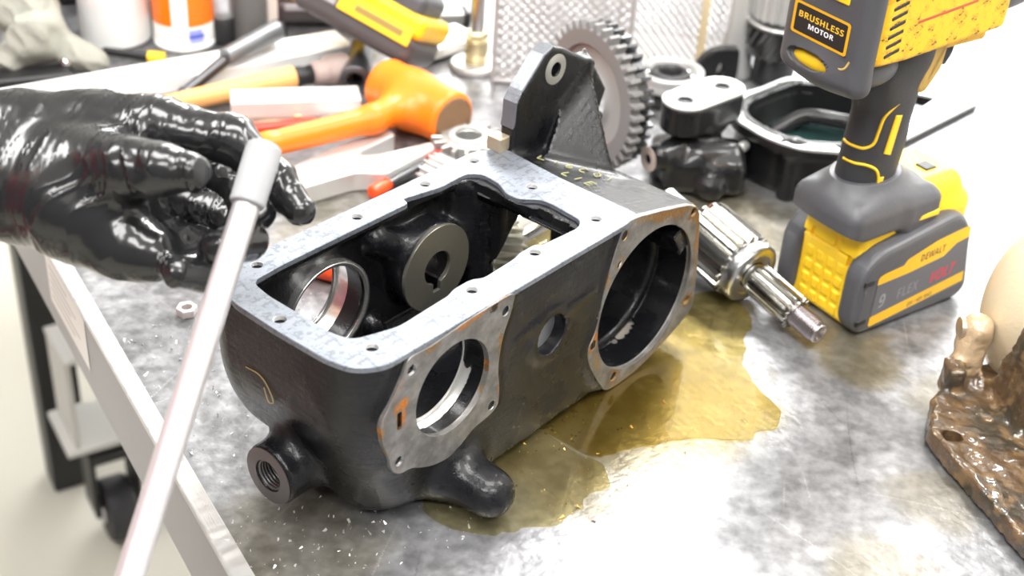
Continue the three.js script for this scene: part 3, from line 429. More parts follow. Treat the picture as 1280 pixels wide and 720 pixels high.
// ---------------------------------------------------------------- the impact wrench standing on its battery (local x forward, z towards its right side)
{
  const t = thing('impact_wrench', 'yellow and dark grey cordless impact wrench standing upright on its large battery', 'impact wrench', [0.2645, TABLE, -0.8755], 0.626);
  const wearMap = tex(512, 512, (u, v) => { const a = tfbm(u, v, 16, 5, 201), b = tfbm(u, v, 64, 5, 202), m = smooth(0.63, 0.68, b * 0.6 + a * 0.4) * 0.9, g = smooth(0.45, 0.75, a) * 0.5; const c = [0.95 - 0.2 * g, 0.74 - 0.22 * g, 0.12 - 0.02 * g]; return m > 0 ? [mix(c[0], 0.13, m), mix(c[1], 0.1, m), mix(c[2], 0.07, m)] : c; }, true, 1 / 0.09);
  const worn = std({ map: wearMap, roughness: 0.42, bumpMap: softBump, bumpScale: 0.0002 });
  // battery
  const batt = part('battery', field((x, y, z) => {
    let d = sBox(x, y, z, 0.063, 0.034, -0.0425, 0.06, 0.032, 0.036, 0.006);
    d = smin(d, max(sBox(x, y, z, 0.06, 0.07, -0.0425, 0.054, 0.03, 0.031, 0.006), y - 0.083 - (x - 0.05) * 0.06), 0.006);
    for (let i = 0; i < 4; i++) for (let j = 0; j < 4; j++) if (x < 0.02) d = min(d, sBox(x, y, z, 0.0042, 0.011 + i * 0.0125, -0.0585 + j * 0.0108, 0.0025, 0.0048, 0.0042, 0.002));
    d = max(d, -sBox(x, y, z, 0.001, 0.0665, -0.0355, 0.006, 0.005, 0.0022, 0.001)); d = max(d, -sBox(x, y, z, 0.001, 0.064, -0.061, 0.006, 0.004, 0.0016, 0.001)); d = max(d, -sBox(x, y, z, 0.001, 0.058, -0.020, 0.006, 0.005, 0.0022, 0.001));
    d = max(d, -sBox(x, y, z, 0, 0.0615, -0.0425, 0.0042, 0.0012, 0.04, 0.0005));
    return d;
  }, [-0.004, -0.002, -0.084], [0.128, 0.1, 0], 0.0011), M.yellow, t, 'yellow battery pack with a ribbed back');
  const sideOutline = rounded([[0.006, 0.0], [-0.003, 0.012], [-0.003, 0.058, 0.01], [0.012, 0.073, 0.014], [0.1, 0.0865, 0.012], [0.116, 0.07, 0.01], [0.131, 0.01, 0.008], [0.122, 0.0]], 0.008, 5);
  const side = extrude(poly(sideOutline), 0.02, 0.006, 4);
  part('side_panel', at(side.clone(), 0, 0.0005, -0.018), M.greyPlastic, batt); part('side_panel', at(side.clone(), 0, 0.0005, -0.087), M.greyPlastic, batt);
  for (const y of [0.014, 0.05]) part('clip_slot', at(rbox(0.011, 0.005, 0.002, 0.001), 0.0055, y, 0.002), M.black, batt);
  const lab = canvasTex(1024, 512, (c, w, h) => {
    c.fillStyle = '#5c5c60'; c.fillRect(0, 0, w, h); c.fillStyle = '#e9b21a';
    c.beginPath(); c.moveTo(0, 150); c.lineTo(250, 135); c.lineTo(330, 60); c.lineTo(w, 0); c.lineTo(w, 85); c.lineTo(820, 110); c.lineTo(700, 175); c.lineTo(330, 205); c.lineTo(0, 215); c.fill();
    c.beginPath(); c.moveTo(0, 440); c.lineTo(w, 350); c.lineTo(w, 425); c.lineTo(0, 512); c.fill();
    c.save(); c.transform(1, -0.07, 0, 1, 0, 0); c.fillStyle = '#222'; c.font = 'bold 68px sans-serif'; c.fillText('DEWALT', 430, 185);
    c.fillStyle = '#8d8d92'; c.font = 'bold 130px sans-serif'; c.fillText('9', 60, 395); c.fillStyle = '#77777c'; c.font = 'bold 100px sans-serif'; c.fillText('FLEX', 250, 390);
    c.fillStyle = '#c8243c'; c.font = 'italic bold 110px sans-serif'; c.fillText('VOLT', 590, 390); c.fillStyle = '#3a3a3a'; c.font = 'bold 40px sans-serif'; c.fillText('20V / 60V MAX', 400, 493); c.restore();
  });
  const lg = new THREE.ShapeGeometry(poly(rounded([[0.015, 0.006], [0.122, 0.0145], [0.113, 0.071], [0.095, 0.073], [0.015, 0.052]], 0.003, 3))); { const u = lg.attributes.uv; for (let i = 0; i < u.count; i++) u.setXY(i, (u.getX(i) - 0.015) / 0.107, (u.getY(i) - 0.006) / 0.067); }
  part('label', at(lg, 0, 0.0005, 0.0023), std({ map: lab, roughness: 0.45 }), batt, 'grey and yellow battery label with red letters');
  // foot and handle
  const hx = (y) => 0.0265 + (y - 0.12) * 0.08;
  const grip = (x, y, z) => { const a = (x - hx(y)) / 0.0262, b = (z + 0.0425) / 0.019, k = (hypot(a, b) - 1) * 0.017; return max(k, 0.1 - y, y - 0.225); };
  const footF = (x, y, z) => {
    let d = sBox(x, y - (x - 0.03) * 0.05, z, 0.034, 0.094, -0.0425, 0.046, 0.014, 0.034, 0.009);
    d = smin(d, sBox(x, y, z, 0.062, 0.079, -0.0425, 0.02, 0.026, 0.0355, 0.006), 0.008);
    d = smin(d, max(grip(x, y, z), y - 0.118), 0.03); return max(d, 0.062 + abs(x - 0.06) * 0.35 - y);
  };
  const foot = part('foot', field(footF, [-0.022, 0.05, -0.085], [0.095, 0.125, 0], 0.0012), M.greyPlastic, t);
  part('foot_window', at(rbox(0.026, 0.005, 0.002, 0.001), 0.066, 0.0895, -0.0062), M.yellow, foot, 'yellow badge bar on the foot');
  part('release_button', field((x, y, z) => smin(sBox(x, y, z, 0.086, 0.092, -0.0425, 0.03, 0.02, 0.03, 0.012), sBox(x, y, z, 0.108, 0.078, -0.0425, 0.018, 0.016, 0.032, 0.01), 0.012), [0.05, 0.06, -0.08], [0.13, 0.12, -0.008], 0.0015), M.yellow, t, 'yellow release block in front of the foot');
  part('button_slot', at(rbox(0.012, 0.002, 0.012, 0.001), 0.09, 0.1125, -0.036), M.black, t);
  const handle = part('handle', field((x, y, z) => {
    let d = grip(x, y, z); d = smin(d, sCap(x, y, z, [0.015, 0.205, -0.0425], [0.035, 0.22, -0.0425], 0.018, 0.018), 0.02);
    d = smin(d, sCap(x, y, z, [0.044, 0.150, -0.0425], [0.046, 0.13, -0.0425], 0.008, 0.006), 0.012);
    return d + 0.0004 * sin(y * 900) * (z > -0.035 && y > 0.145 && y < 0.17 ? 1 : 0) * 0;
  }, [-0.006, 0.096, -0.07], [0.075, 0.243, -0.015], 0.0012), M.rubber, t, 'dark rubber grip');
  for (const pts of [[[0.0052, 0.1484, -0.0507], [0.0028, 0.1487, -0.0453], [0.003, 0.1489, -0.039], [0.0065, 0.149, -0.0322], [0.0112, 0.153, -0.0282], [0.0132, 0.1634, -0.0274], [0.0152, 0.1742, -0.0268], [0.0208, 0.1822, -0.0248], [0.0243, 0.185, -0.024]], [[0.0018, 0.1363, -0.0452], [0.0032, 0.1362, -0.0355], [0.009, 0.136, -0.0287], [0.0165, 0.132, -0.0248], [0.0201, 0.1248, -0.0238], [0.0205, 0.1111, -0.0236]]]) part('trim_line', tube(pts, 0.0012, 30, 6), M.yellow, handle);
  part('trim_bar', extrude(poly([[0.024, 0.1755], [0.0305, 0.1745], [0.0272, 0.1425], [0.0202, 0.145]]), 0.002, 0.0006, 1).translate(0, 0, -0.0248), M.yellow, handle);
  part('trim_bar', extrude(poly([[0.0195, 0.125], [0.0262, 0.125], [0.0262, 0.106], [0.0195, 0.106]]), 0.002, 0.0006, 1).translate(0, 0, -0.0252), M.yellow, handle);
  part('trim_badge', at(rbox(0.009, 0.006, 0.0016, 0.0006), 0.0235, 0.2085, -0.0245), M.yellow, handle);
  part('trigger_guard', extrude(poly(rounded([[0.036, 0.228], [0.066, 0.23], [0.064, 0.205], [0.05, 0.186], [0.04, 0.19]], 0.004)), 0.04, 0.006, 3).translate(0, 0, -0.0625), std({ color: L3(0.55, 0.36, 0.08), roughness: 0.45 }), t, 'dull yellow trigger housing');
  part('trigger', extrude(poly(rounded([[0.062, 0.222], [0.088, 0.224], [0.086, 0.208], [0.08, 0.199], [0.068, 0.204]], 0.003)), 0.018, 0.003, 2).translate(0, 0, -0.0515), M.black, t);
  // motor end cap, body, nose
  const capF = (x, y, z) => {
    let d = sBox(x, y, z, -0.018, 0.254, -0.0455, 0.0295, 0.048, 0.0405, 0.011);
    d = smax(d, x + 0.034, 0.002); d = smin(d, sEll(x, y, z, -0.012, 0.2165, -0.0455, 0.036, 0.0165, 0.031), 0.012);
    
    d = max(d, -sEll(x, y, z, -0.047, 0.2215, -0.052, 0.006, 0.0065, 0.021));
    return d;
  };
  const cap = part('motor_cap', field(capF, [-0.055, 0.192, -0.092], [0.028, 0.306, -0.001], 0.0013), M.greyPlastic, t);
  part('cap_scoop', field((x, y, z) => sEll(x, y, z, -0.0425, 0.2195, -0.052, 0.0045, 0.006, 0.02), [-0.05, 0.21, -0.076], [-0.036, 0.228, -0.028], 0.0009), M.yellow, cap, 'yellow scoop under the end cap');
  const badge = canvasTex(512, 300, (c, w, h) => { c.fillStyle = '#e3a81c'; c.beginPath(); c.roundRect(0, 0, w, h, 26); c.fill(); c.fillStyle = '#2b2726'; c.beginPath(); c.roundRect(24, 24, w - 48, h - 48, 16); c.fill(); c.textAlign = 'center'; c.fillStyle = '#f0c030'; c.font = 'bold 78px sans-serif'; c.fillText('BRUSHLESS', w / 2, 138, 420); c.fillStyle = '#f2f2f2'; c.font = 'bold 66px sans-serif'; c.fillText('MOTOR', w / 2 + 10, 214, 270); });
  const bg = new THREE.PlaneGeometry(0.0535, 0.0235); bg.rotateY(-PI / 2); part('motor_badge', at(bg, -0.0478, 0.2475, -0.0475), std({ map: badge, roughness: 0.4 }), cap, 'black badge reading BRUSHLESS MOTOR in a yellow frame');
  part('cap_top_trim', at(rbox(0.003, 0.006, 0.04, 0.0015), -0.0472, 0.273, -0.046), M.yellow, cap);
  part('cap_wear', tube([[-0.0475, 0.2295, -0.034], [-0.0476, 0.226, -0.028], [-0.0474, 0.2275, -0.02], [-0.0468, 0.234, -0.0165]], 0.0012, 16, 5), std({ color: L3(0.6, 0.42, 0.12), roughness: 0.7 }), cap, 'scuffed yellow scrape on the end cap');
  const slopeY = (x) => 0.2285 + max(0, x) * 0.07;
  const bodyF = (x, y, z) => {
    let d = sBox(x, y, z, 0.036, 0.266, -0.0455, 0.072, 0.052, 0.0375, 0.012);
    d = smax(d, slopeY(x) - y, 0.004);
    d = smin(d, sBox(x, y, z, 0.07, 0.226, -0.0425, 0.035, 0.006, 0.02, 0.004), 0.006);
    for (let i = 0; i < 7; i++) { const yy = 0.2375 + i * 0.0068; if (x < 0.0) d = max(d, -sBox(x + 0.0165, y - yy - (x + 0.0165) * 0.25, z, 0, 0, -0.008, 0.0068, 0.0011, 0.006)); }
    return d;
  };
  const body = part('motor_housing', field(bodyF, [-0.042, 0.212, -0.088], [0.115, 0.324, -0.004], 0.0012), worn, t, 'scuffed yellow motor housing with vent slots');
  for (let i = 0; i < 7; i++) part('vent_slot_shade', at(rbox(0.0145, 0.0026, 0.002, 0.0008).rotateZ(0.245), -0.0165, 0.2375 + i * 0.0068, -0.0087), M.black, body);  // black bars put the shade inside the vents into the colour
  part('red_stripe', at(rbox(0.06, 0.0026, 0.0012, 0.0005).rotateZ(0.1), 0.034, 0.2595, -0.0084), std({ color: L3(0.5, 0.1, 0.03), roughness: 0.5 }), body);
  part('nose', at(latheX([[0, 0.1], [0.033, 0.1], [0.036, 0.108], [0.034, 0.135], [0.026, 0.155], [0.02, 0.16], [0, 0.16]], 40), 0, 0.268, -0.0455), M.greyPlastic, t);
  part('anvil', at(rbox(0.03, 0.013, 0.013, 0.002), 0.172, 0.268, -0.0455), M.steel, t);
}

// ---------------------------------------------------------------- splined pinion shaft lying against the flange
{
  const A = V(0.1542, 0.9368, -0.9575), B = V(0.2345, 0.9135, -0.8610);
  const t = thing('splined_shaft', 'shiny splined pinion shaft with a threaded end, lying against the housing flange', 'gear shaft', A.toArray());
  t.quaternion.setFromUnitVectors(V(1, 0, 0), B.clone().sub(A).normalize());
  const oily = std({ color: L3(0.5, 0.49, 0.46), metalness: 1, roughness: 0.16, bumpMap: softBump, bumpScale: 0.0001 });
  const along = (g, x) => g.rotateY(PI / 2).translate(x, 0, 0);
  const core = part('shaft', [latheX([[0, -0.05], [0.011, -0.05], [0.011, 0.06], [0.0125, 0.064], [0.0125, 0.1], [0, 0.1]], 40)], oily, t);
  part('pinion_teeth', along(extrude(gearShape(18, 0.0235, 0.0285, 0, 0.8), 0.05, 0.0016, 2), -0.006), oily, t);
  part('collar', latheX([[0.012, 0.042], [0.0235, 0.042], [0.0262, 0.046], [0.0262, 0.054], [0.024, 0.0565], [0.0185, 0.0565], [0.0175, 0.0555], [0.0175, 0.0545], [0.012, 0.0545]], 56), M.steel, t, 'bright smooth collar');
  part('splines', along(extrude(gearShape(14, 0.0118, 0.0142, 0, 0.78), 0.045, 0.0012, 2), 0.06), oily, t);
  part('thread', [latheX([[0, 0.1], [0.009, 0.1], [0.009, 0.129], [0.0078, 0.131], [0.0045, 0.131], [0.0035, 0.127], [0, 0.127]], 32), ...Array.from({ length: 12 }, (_, i) => at(new THREE.TorusGeometry(0.009, 0.0007, 6, 32).rotateY(PI / 2), 0.107 + i * 0.0017, 0, 0))], std({ color: L3(0.4, 0.36, 0.37), metalness: 1, roughness: 0.3 }), core, 'threaded end with a centre hole');
}

// ---------------------------------------------------------------- rusty casting at the near corner
{
  const t = thing('rusty_casting', 'rust-brown oily casting with a bolt hole in its foot, near the bench front', 'casting', [0.36, TABLE - 0.001, -0.72]);
  const ox = 0.36, oz = -0.72, plan = [[0.2945, -0.7495], [0.305, -0.783], [0.3225, -0.815], [0.345, -0.835], [0.48, -0.83], [0.48, -0.56], [0.356, -0.57]].map(([x, z]) => [x - ox, z - oz]);
  const f = (x, y, z) => {
    let d = sPrism(x, z, y, plan, 0.0, 0.0165, 0.004);
    d = max(d, -sCyl(x, z, y, 0.3095 - ox, -0.742 - oz, 0.0068, -0.1, 0.1));
    // sloping web and the upright
    const wz = z + 0.803 + oz, wall = max(abs(x - 0.362 + ox - (wz - 0.02) * 0.2) - 0.011, (y - 0.018 - wz * 3.0) * 0.32, y - 0.11, -wz, wz - 0.225);
    d = smin(d, wall, 0.014);
    d = smin(d, sCap(x, y, z, [0.331 - ox, 0.012, -0.815 - oz], [0.337 - ox, 0.055, -0.820 - oz], 0.011, 0.0115), 0.01);
    d = smin(d, sBox(x, y, z, 0.322 - ox, 0.022, -0.803 - oz, 0.006, 0.012, 0.01, 0.003), 0.006);
    if (abs(d) > 0.006) return max(d, 0.002 - y); const k = fbm3(x * 90, y * 90, z * 90, 3); return max(d - (k - 0.5) * 0.005, 0.0026 - y);
  };
  const col = (x, y, z, nx, ny, nz) => { const a = fbm3(x * 45 + 3, y * 45, z * 45, 4), b = fbm3(x * 160, y * 160, z * 160, 3); let c = [0.09, 0.05, 0.022]; const m = smooth(0.48, 0.62, a); c = [mix(c[0], 0.035, m), mix(c[1], 0.026, m), mix(c[2], 0.014, m)]; const o = smooth(0.56, 0.66, b); c = [mix(c[0], 0.17, o), mix(c[1], 0.1, o), mix(c[2], 0.04, o)]; if (hypot(x - (0.334 - ox), z - (-0.817 - oz)) < 0.014 && y > 0.026 + (b - 0.5) * 0.02) c = [0.5, 0.36, 0.22]; return c; };
  const rust = phys({ vertexColors: true, roughness: 0.3, clearcoat: 0.9, clearcoatRoughness: 0.1, bumpMap: castGrain, bumpScale: 0.0008 });
  part('foot', field(f, [-0.075, -0.004, -0.125], [0.13, 0.15, 0.18], 0.0025, col), rust, t);
  part('bearing_cover', field((x, y, z) => max(sEll(x, y, z, 0.412 - ox, 0.064, -0.838 - oz, 0.068, 0.082, 0.05), 0.0035 - y), [-0.03, -0.03, -0.18], [0.13, 0.16, -0.05], 0.003), std({ color: L3(0.86, 0.72, 0.5), roughness: 0.4, metalness: 0.25, bumpMap: softBump, bumpScale: 0.0003 }), t, 'pale cream rounded cover');
  part('lug_face', at(new THREE.CylinderGeometry(0.008, 0.008, 0.003, 24).rotateZ(PI / 2), 0.3255 - ox, 0.054, -0.821 - oz), std({ color: L3(0.6, 0.5, 0.38), metalness: 0.7, roughness: 0.3 }), t);
}

// ---------------------------------------------------------------- oil, shavings and a nut on the bench top
{
  const pts = [[0.095, -0.86], [0.14, -0.915], [0.17, -0.93], [0.19, -0.895], [0.182, -0.86], [0.178, -0.835], [0.183, -0.805], [0.197, -0.776], [0.19, -0.753], [0.165, -0.742], [0.13, -0.737], [0.098, -0.728], [0.082, -0.716], [0.062, -0.712], [0.045, -0.722], [0.02, -0.745], [0.02, -0.775]];
  const curve = new THREE.CatmullRomCurve3(pts.map(([x, z]) => V(x, 0, z)), true), c = curve.getPoints(160).map((p) => { const n = fbm3(p.x * 60, 0, p.z * 60, 3) - 0.5; return [p.x + n * 0.012, -(p.z + n * 0.01)]; });
  const oilWave = tex(256, 256, (u, v) => tfbm(u, v, 8, 3, 19), false, 1 / 0.16);
  const oilMat = phys({ color: L3(0.93, 0.88, 0.68), transmission: 1, thickness: 0, roughness: 0.06, ior: 1.47, bumpMap: oilWave, bumpScale: 0.0006 });
  const t = thing('oil_puddle', 'yellow-brown oil spilled on the bench in front of the large bore', 'oil puddle', [0.08, TABLE, -0.78]);
  const g = extrude(poly(c), 0.0008, 0.0003, 2, 1).rotateX(-PI / 2).translate(-0.08, 0.0003, 0.78);
  part('oil_film', g, oilMat, t);
  const sm = [[0.05, -0.715], [0.072, -0.70], [0.062, -0.672], [0.045, -0.65], [0.02, -0.635], [-0.015, -0.628], [-0.045, -0.645], [-0.045, -0.68], [-0.03, -0.715], [0.0, -0.735], [0.025, -0.735]], sc = new THREE.CatmullRomCurve3(sm.map(([x, z]) => V(x, 0, z)), true).getPoints(120).map((p) => { const n = fbm3(p.x * 70, 0, p.z * 70, 3) - 0.5; return [p.x + n * 0.014, -(p.z + n * 0.012)]; });
  const t3 = thing('oil_smear', 'thin greenish oil smear on the bench between the housing stub and the glare', 'oil puddle', [0, TABLE, 0]);
  part('oil_film', extrude(poly(sc), 0.0006, 0.0002, 2, 1).rotateX(-PI / 2).translate(0, 0.0002, 0), phys({ color: L3(0.94, 0.91, 0.78), transmission: 1, thickness: 0, roughness: 0.12, ior: 1.45, bumpMap: oilWave, bumpScale: 0.0006 }), t3);
  const t2 = thing('oil_puddle', 'second patch of yellow oil on the bench behind the housing, seen through its openings', 'oil puddle', [0.0, TABLE, -0.98]);
  part('oil_film', extrude(poly(Array.from({ length: 48 }, (_, i) => { const a = i / 24 * PI, r = 0.06 * (1 + 0.25 * sin(a * 3 + 1) + 0.1 * sin(a * 7)); return [cos(a) * r * 1.3, sin(a) * r * 0.9]; })), 0.0008, 0.0003, 2, 1).rotateX(-PI / 2).translate(0, 0.0003, 0), oilMat, t2);
  const R = rng(99), bits = (n, color, region, name, label, s0) => {
    const m = new THREE.InstancedMesh(new THREE.TetrahedronGeometry(1, 0), std({ color, metalness: 0.8, roughness: 0.3 }), n), o = new THREE.Object3D();
    for (let i = 0; i < n; i++) { const [x, z] = region(R); o.position.set(x, TABLE + 0.0006, z); o.rotation.set(R() * 6, R() * 6, R() * 6); const s = s0 * (0.4 + R() * R() * 1.6); o.scale.set(s * (1 + R() * 2.5), s * 0.5, s); o.updateMatrix(); m.setMatrixAt(i, o.matrix); }
    m.name = numbered(name); m.userData = { label, category: 'shavings', kind: 'stuff' }; m.castShadow = m.receiveShadow = true; scene.add(m);
  };
  bits(520, L3(0.85, 0.85, 0.86), (r) => { for (;;) { const u = r(), v = r(), x = -0.3 + u * 0.17 + v * 0.13, z = -0.86 + v * 0.28 - (u - 0.5) * 0.1; if (toBench(x, z)[0] > 0.006) return [x, z]; } }, 'steel_shavings', 'bright specks of steel swarf scattered on the bench left of the housing', 0.0009);
  bits(70, L3(0.8, 0.5, 0.16), (r) => [0.02 + r() * 0.12 - r() * 0.08, -0.8 + r() * 0.16], 'bronze_flakes', 'small bronze flakes lying in the spilled oil', 0.0008);
  const n = thing('hex_nut', 'small pale hexagon nut on the bench beside the rod', 'nut', [-0.2445, TABLE, -0.846], 0.4);
  part('nut', extrude(poly(Array.from({ length: 6 }, (_, i) => [cos(i * PI / 3) * 0.008, sin(i * PI / 3) * 0.008]), [circle(0, 0, 0.0042)]), 0.007, 0.0006, 1).rotateX(-PI / 2), std({ color: L3(0.75, 0.68, 0.66), metalness: 0.6, roughness: 0.4 }), n);
}
// ---------------------------------------------------------------- the mechanic: gloved hand in view, the rest out of view, mirrored in dark surfaces
{
  const K = { elbow: [-0.55, 1.115, -0.63], arm0: [-0.3600, 1.1214, -0.6609], wristT: [-0.2812, 1.1326, -0.6723], wristB: [-0.2746, 1.1140, -0.6457], palmT: [-0.2415, 1.1357, -0.6750], palmB: [-0.2326, 1.1103, -0.6355],
    kIdx: [-0.2039, 1.1420, -0.6777], kMid: [-0.2056, 1.1242, -0.6776], kRing: [-0.2061, 1.1065, -0.6641], kPin: [-0.2104, 1.0931, -0.6443],
    iPIP: [-0.1611, 1.1403, -0.6745], iDIP: [-0.1365, 1.1244, -0.6628], iTip: [-0.1202, 1.1127, -0.6492], mPIP: [-0.1643, 1.1203, -0.6731], mDIP: [-0.1459, 1.1089, -0.6528], mTip: [-0.1497, 1.1065, -0.6319],
    rPIP: [-0.1605, 1.1016, -0.6609], rDIP: [-0.1474, 1.0992, -0.6364], rTip: [-0.1576, 1.1070, -0.6133], pPIP: [-0.1720, 1.0864, -0.6382], pDIP: [-0.1658, 1.0909, -0.6129], pTip: [-0.1764, 1.0978, -0.6009],
    th0: [-0.2485, 1.1314, -0.6502], th1: [-0.2038, 1.1443, -0.6266], th2: [-0.1863, 1.1481, -0.6201], th3: [-0.1712, 1.1499, -0.6170], heel: [-0.2453, 1.1213, -0.6301] };
  const chain = (x, y, z, L, k = 0.006) => { let d = 1e9; for (let i = 0; i < L.length - 1; i++) { const e = sCap(x, y, z, K[L[i][0]], K[L[i + 1][0]], L[i][1], L[i + 1][1]); d = i ? smin(d, e, k) : e; } return d; };
  const hand = (x, y, z, g) => {
    let p = sCap(x, y, z, K.wristT, K.palmT, 0.0221, 0.0211);
    p = smin(p, sCap(x, y, z, K.wristB, K.palmB, 0.0232, 0.0243), 0.0216); p = smin(p, sCap(x, y, z, K.arm0, K.wristT, 0.0259, 0.0227), 0.0216); p = smin(p, sCap(x, y, z, K.arm0, K.wristB, 0.0281, 0.0232), 0.0216);
    p = smin(p, sCap(x, y, z, K.palmT, K.kIdx, 0.0200, 0.0157), 0.0162); p = smin(p, sCap(x, y, z, K.palmT, K.kMid, 0.0178, 0.0151), 0.0162); p = smin(p, sCap(x, y, z, K.palmB, K.kRing, 0.0189, 0.0146), 0.0162); p = smin(p, sCap(x, y, z, K.palmB, K.kPin, 0.0211, 0.0151), 0.0162);
    p = smin(p, sCap(x, y, z, K.heel, K.palmB, 0.0194, 0.0184), 0.0216);
    p = smin(p, sCap(x, y, z, K.palmB, [-0.1961, 1.0975, -0.6184], 0.0175, 0.0125), 0.014); p = smin(p, sCap(x, y, z, [-0.2125, 1.0965, -0.6183], [-0.1961, 1.0975, -0.6184], 0.0135, 0.0125), 0.012);
    const th = chain(x, y, z, [['th0', 0.0200], ['th1', 0.0146], ['th2', 0.0117], ['th3', 0.0103]], 0.0086);
    p = smin(p, th, 0.0130);
    const a = chain(x, y, z, [['kIdx', 0.0153], ['iPIP', 0.0127], ['iDIP', 0.0110], ['iTip', 0.0084]]), b = chain(x, y, z, [['kMid', 0.0149], ['mPIP', 0.0127], ['mDIP', 0.0110], ['mTip', 0.0092]]), c = chain(x, y, z, [['kRing', 0.0146], ['rPIP', 0.0121], ['rDIP', 0.0106], ['rTip', 0.0091]]), e = chain(x, y, z, [['kPin', 0.0146], ['pPIP', 0.0113], ['pDIP', 0.0097], ['pTip', 0.0084]]);
    return min(smin(p, a, 0.008), smin(p, b, 0.008), smin(p, c, 0.008), smin(p, e, 0.008)) - g;
  };
  const o = [-1.02, 0, -0.5];   // where he stands, out of view
  const fig = (x, y, w) => {    // coarse figure in world coordinates
    const z = w + 0.14;
    let d = sCap(x, y, z, [-1.0, 1.02, -0.5], [-1.0, 1.32, -0.5], 0.15, 0.165); d = smin(d, sCap(x, y, z, [-1.0, 1.4, -0.66], [-1.0, 1.4, -0.34], 0.07, 0.07), 0.12);
    d = smin(d, sCap(x, y, z, [-1.0, 0.95, -0.58], [-1.0, 0.95, -0.42], 0.12, 0.12), 0.08);
    for (const s of [-1, 1]) { d = smin(d, sCap(x, y, z, [-1.0, 0.9, -0.5 + s * 0.1], [-1.0, 0.5, -0.5 + s * 0.11], 0.095, 0.065), 0.04); d = smin(d, sCap(x, y, z, [-1.0, 0.5, -0.5 + s * 0.11], [-1.02, 0.09, -0.5 + s * 0.12], 0.065, 0.045), 0.02); d = smin(d, sCap(x, y, z, [-1.02, 0.045, -0.5 + s * 0.12], [-0.86, 0.035, -0.5 + s * 0.14], 0.045, 0.035), 0.03); }
    d = smin(d, sCap(x, y, w, [-0.99, 1.4, -0.82], [-0.80, 1.14, -0.77], 0.06, 0.046), 0.03); d = smin(d, sCap(x, y, w, [-0.80, 1.14, -0.77], [-0.3600, 1.1214, -0.6609], 0.045, 0.027), 0.02);
    d = smin(d, sCap(x, y, z, [-1.0, 1.4, -0.31], [-1.02, 1.12, -0.2], 0.06, 0.045), 0.03); d = smin(d, sCap(x, y, z, [-1.02, 1.12, -0.2], [-0.86, 0.95, -0.18], 0.044, 0.03), 0.02);
    d = smin(d, sCap(x, y, z, [-0.86, 0.95, -0.18], [-0.81, 0.88, -0.18], 0.03, 0.026), 0.03);
    return d;
  };
  const head = (x, y, w) => {
    const z = w + 0.14;
    let d = smin(sEll(x, y, z, -0.955, 1.68, -0.5, 0.095, 0.125, 0.078), sEll(x, y, z, -0.94, 1.62, -0.5, 0.075, 0.075, 0.06), 0.04);
    d = smin(d, sCap(x, y, z, [-0.99, 1.42, -0.5], [-0.965, 1.58, -0.5], 0.062, 0.055), 0.03);
    d = smin(d, sCap(x, y, z, [-0.868, 1.68, -0.5], [-0.848, 1.645, -0.5], 0.009, 0.014), 0.012);
    for (const s of [-1, 1]) { d = smin(d, sEll(x, y, z, -0.965, 1.665, -0.5 + s * 0.08, 0.02, 0.032, 0.009), 0.006); d = smax(d, -sEll(x, y, z, -0.855, 1.685, -0.5 + s * 0.032, 0.012, 0.011, 0.014), 0.008); d = min(d, hypot(x + 0.874, y - 1.685, z + 0.5 - s * 0.032) - 0.0125); }
    d = smax(d, -sBox(x, y, z, -0.86, 1.598, -0.5, 0.01, 0.0018, 0.022), 0.004); return d;
  };
  const t = thing('person', 'mechanic in a black glove reaching in to hold a rod, his maroon overalls out of view', 'person', o);
  const move = (g) => g.translate(-o[0], -o[1], -o[2]);
  const skin = std({ color: L3(0.62, 0.38, 0.27), roughness: 0.5 });
  const body = part('body', move(field((x, y, z) => min(smin(fig(x, y, z), head(x, y, z), 0.03), hand(x, y, z, -0.006)), [-1.3, -0.02, -1.0], [-0.06, 1.84, -0.2], 0.008)), skin, t);
  part('overalls', move(field((x, y, z) => { const k = fbm3(x * 14, y * 8, z * 14, 3) - 0.5; return max(fig(x, y, z) - 0.012 - k * 0.02, y - 1.47, 0.07 - y, x + 0.56, (x + 0.98) > 0.1 && z > -0.44 && y < 1.05 ? 0.98 - y : -1); }, [-1.3, 0.04, -1.0], [-0.45, 1.56, -0.2], 0.011)), std({ color: L3(0.25, 0.02, 0.034), roughness: 0.8 }), t, 'maroon overalls, out of view, placed to tint reflections in the black surfaces');
  part('hair', move(field((x, y, z) => max(sEll(x, y, z, -0.968, 1.695, -0.5, 0.099, 0.122, 0.086), 1.69 - y + (x + 0.968) * 1.1), [-1.1, 1.55, -0.6], [-0.84, 1.84, -0.4], 0.006).translate(0, 0, -0.14)), std({ color: L3(0.05, 0.03, 0.02), roughness: 0.7 }), t);
  for (const s of [-1, 1]) part('shoe', move(field((x, y, z) => max(sCap(x, y, z, [-1.03, 0.05, -0.5 + s * 0.12], [-0.85, 0.04, -0.5 + s * 0.14], 0.055, 0.045), -y), [-1.12, -0.01, -0.72], [-0.78, 0.13, -0.28], 0.008).translate(0, 0, -0.14)), M.black, t);
  // glove: the hand a little larger, folded where the fingers bend, ending in a rolled cuff
  const ax = V(0.93, 0.1, 0.36).normalize();
  const gloveF = (x, y, z) => {
    let d = hand(x, y, z, 0.0012); if (abs(d) > 0.006) return d;
    const s = x * ax.x + y * ax.y + z * ax.z, n = noise3(x * 34 + 5, y * 34, z * 34), q = noise3(s * 115 + n * 5, y * 30, z * 30), q2 = noise3(s * 330 + 4 * n, y * 60 + 9, z * 60);
    const near = (smooth(0.5, 0.8, noise3(x * 28, y * 28 + 4, z * 28)) * 0.7 + 0.36) * (0.3 + 0.7 * smooth(-0.3, -0.25, x));
    d -= 0.0026 * near * (1 - abs(2 * q - 1)) ** 2 + 0.0006 * near * (1 - abs(2 * q2 - 1)) ** 3 - 0.0012;
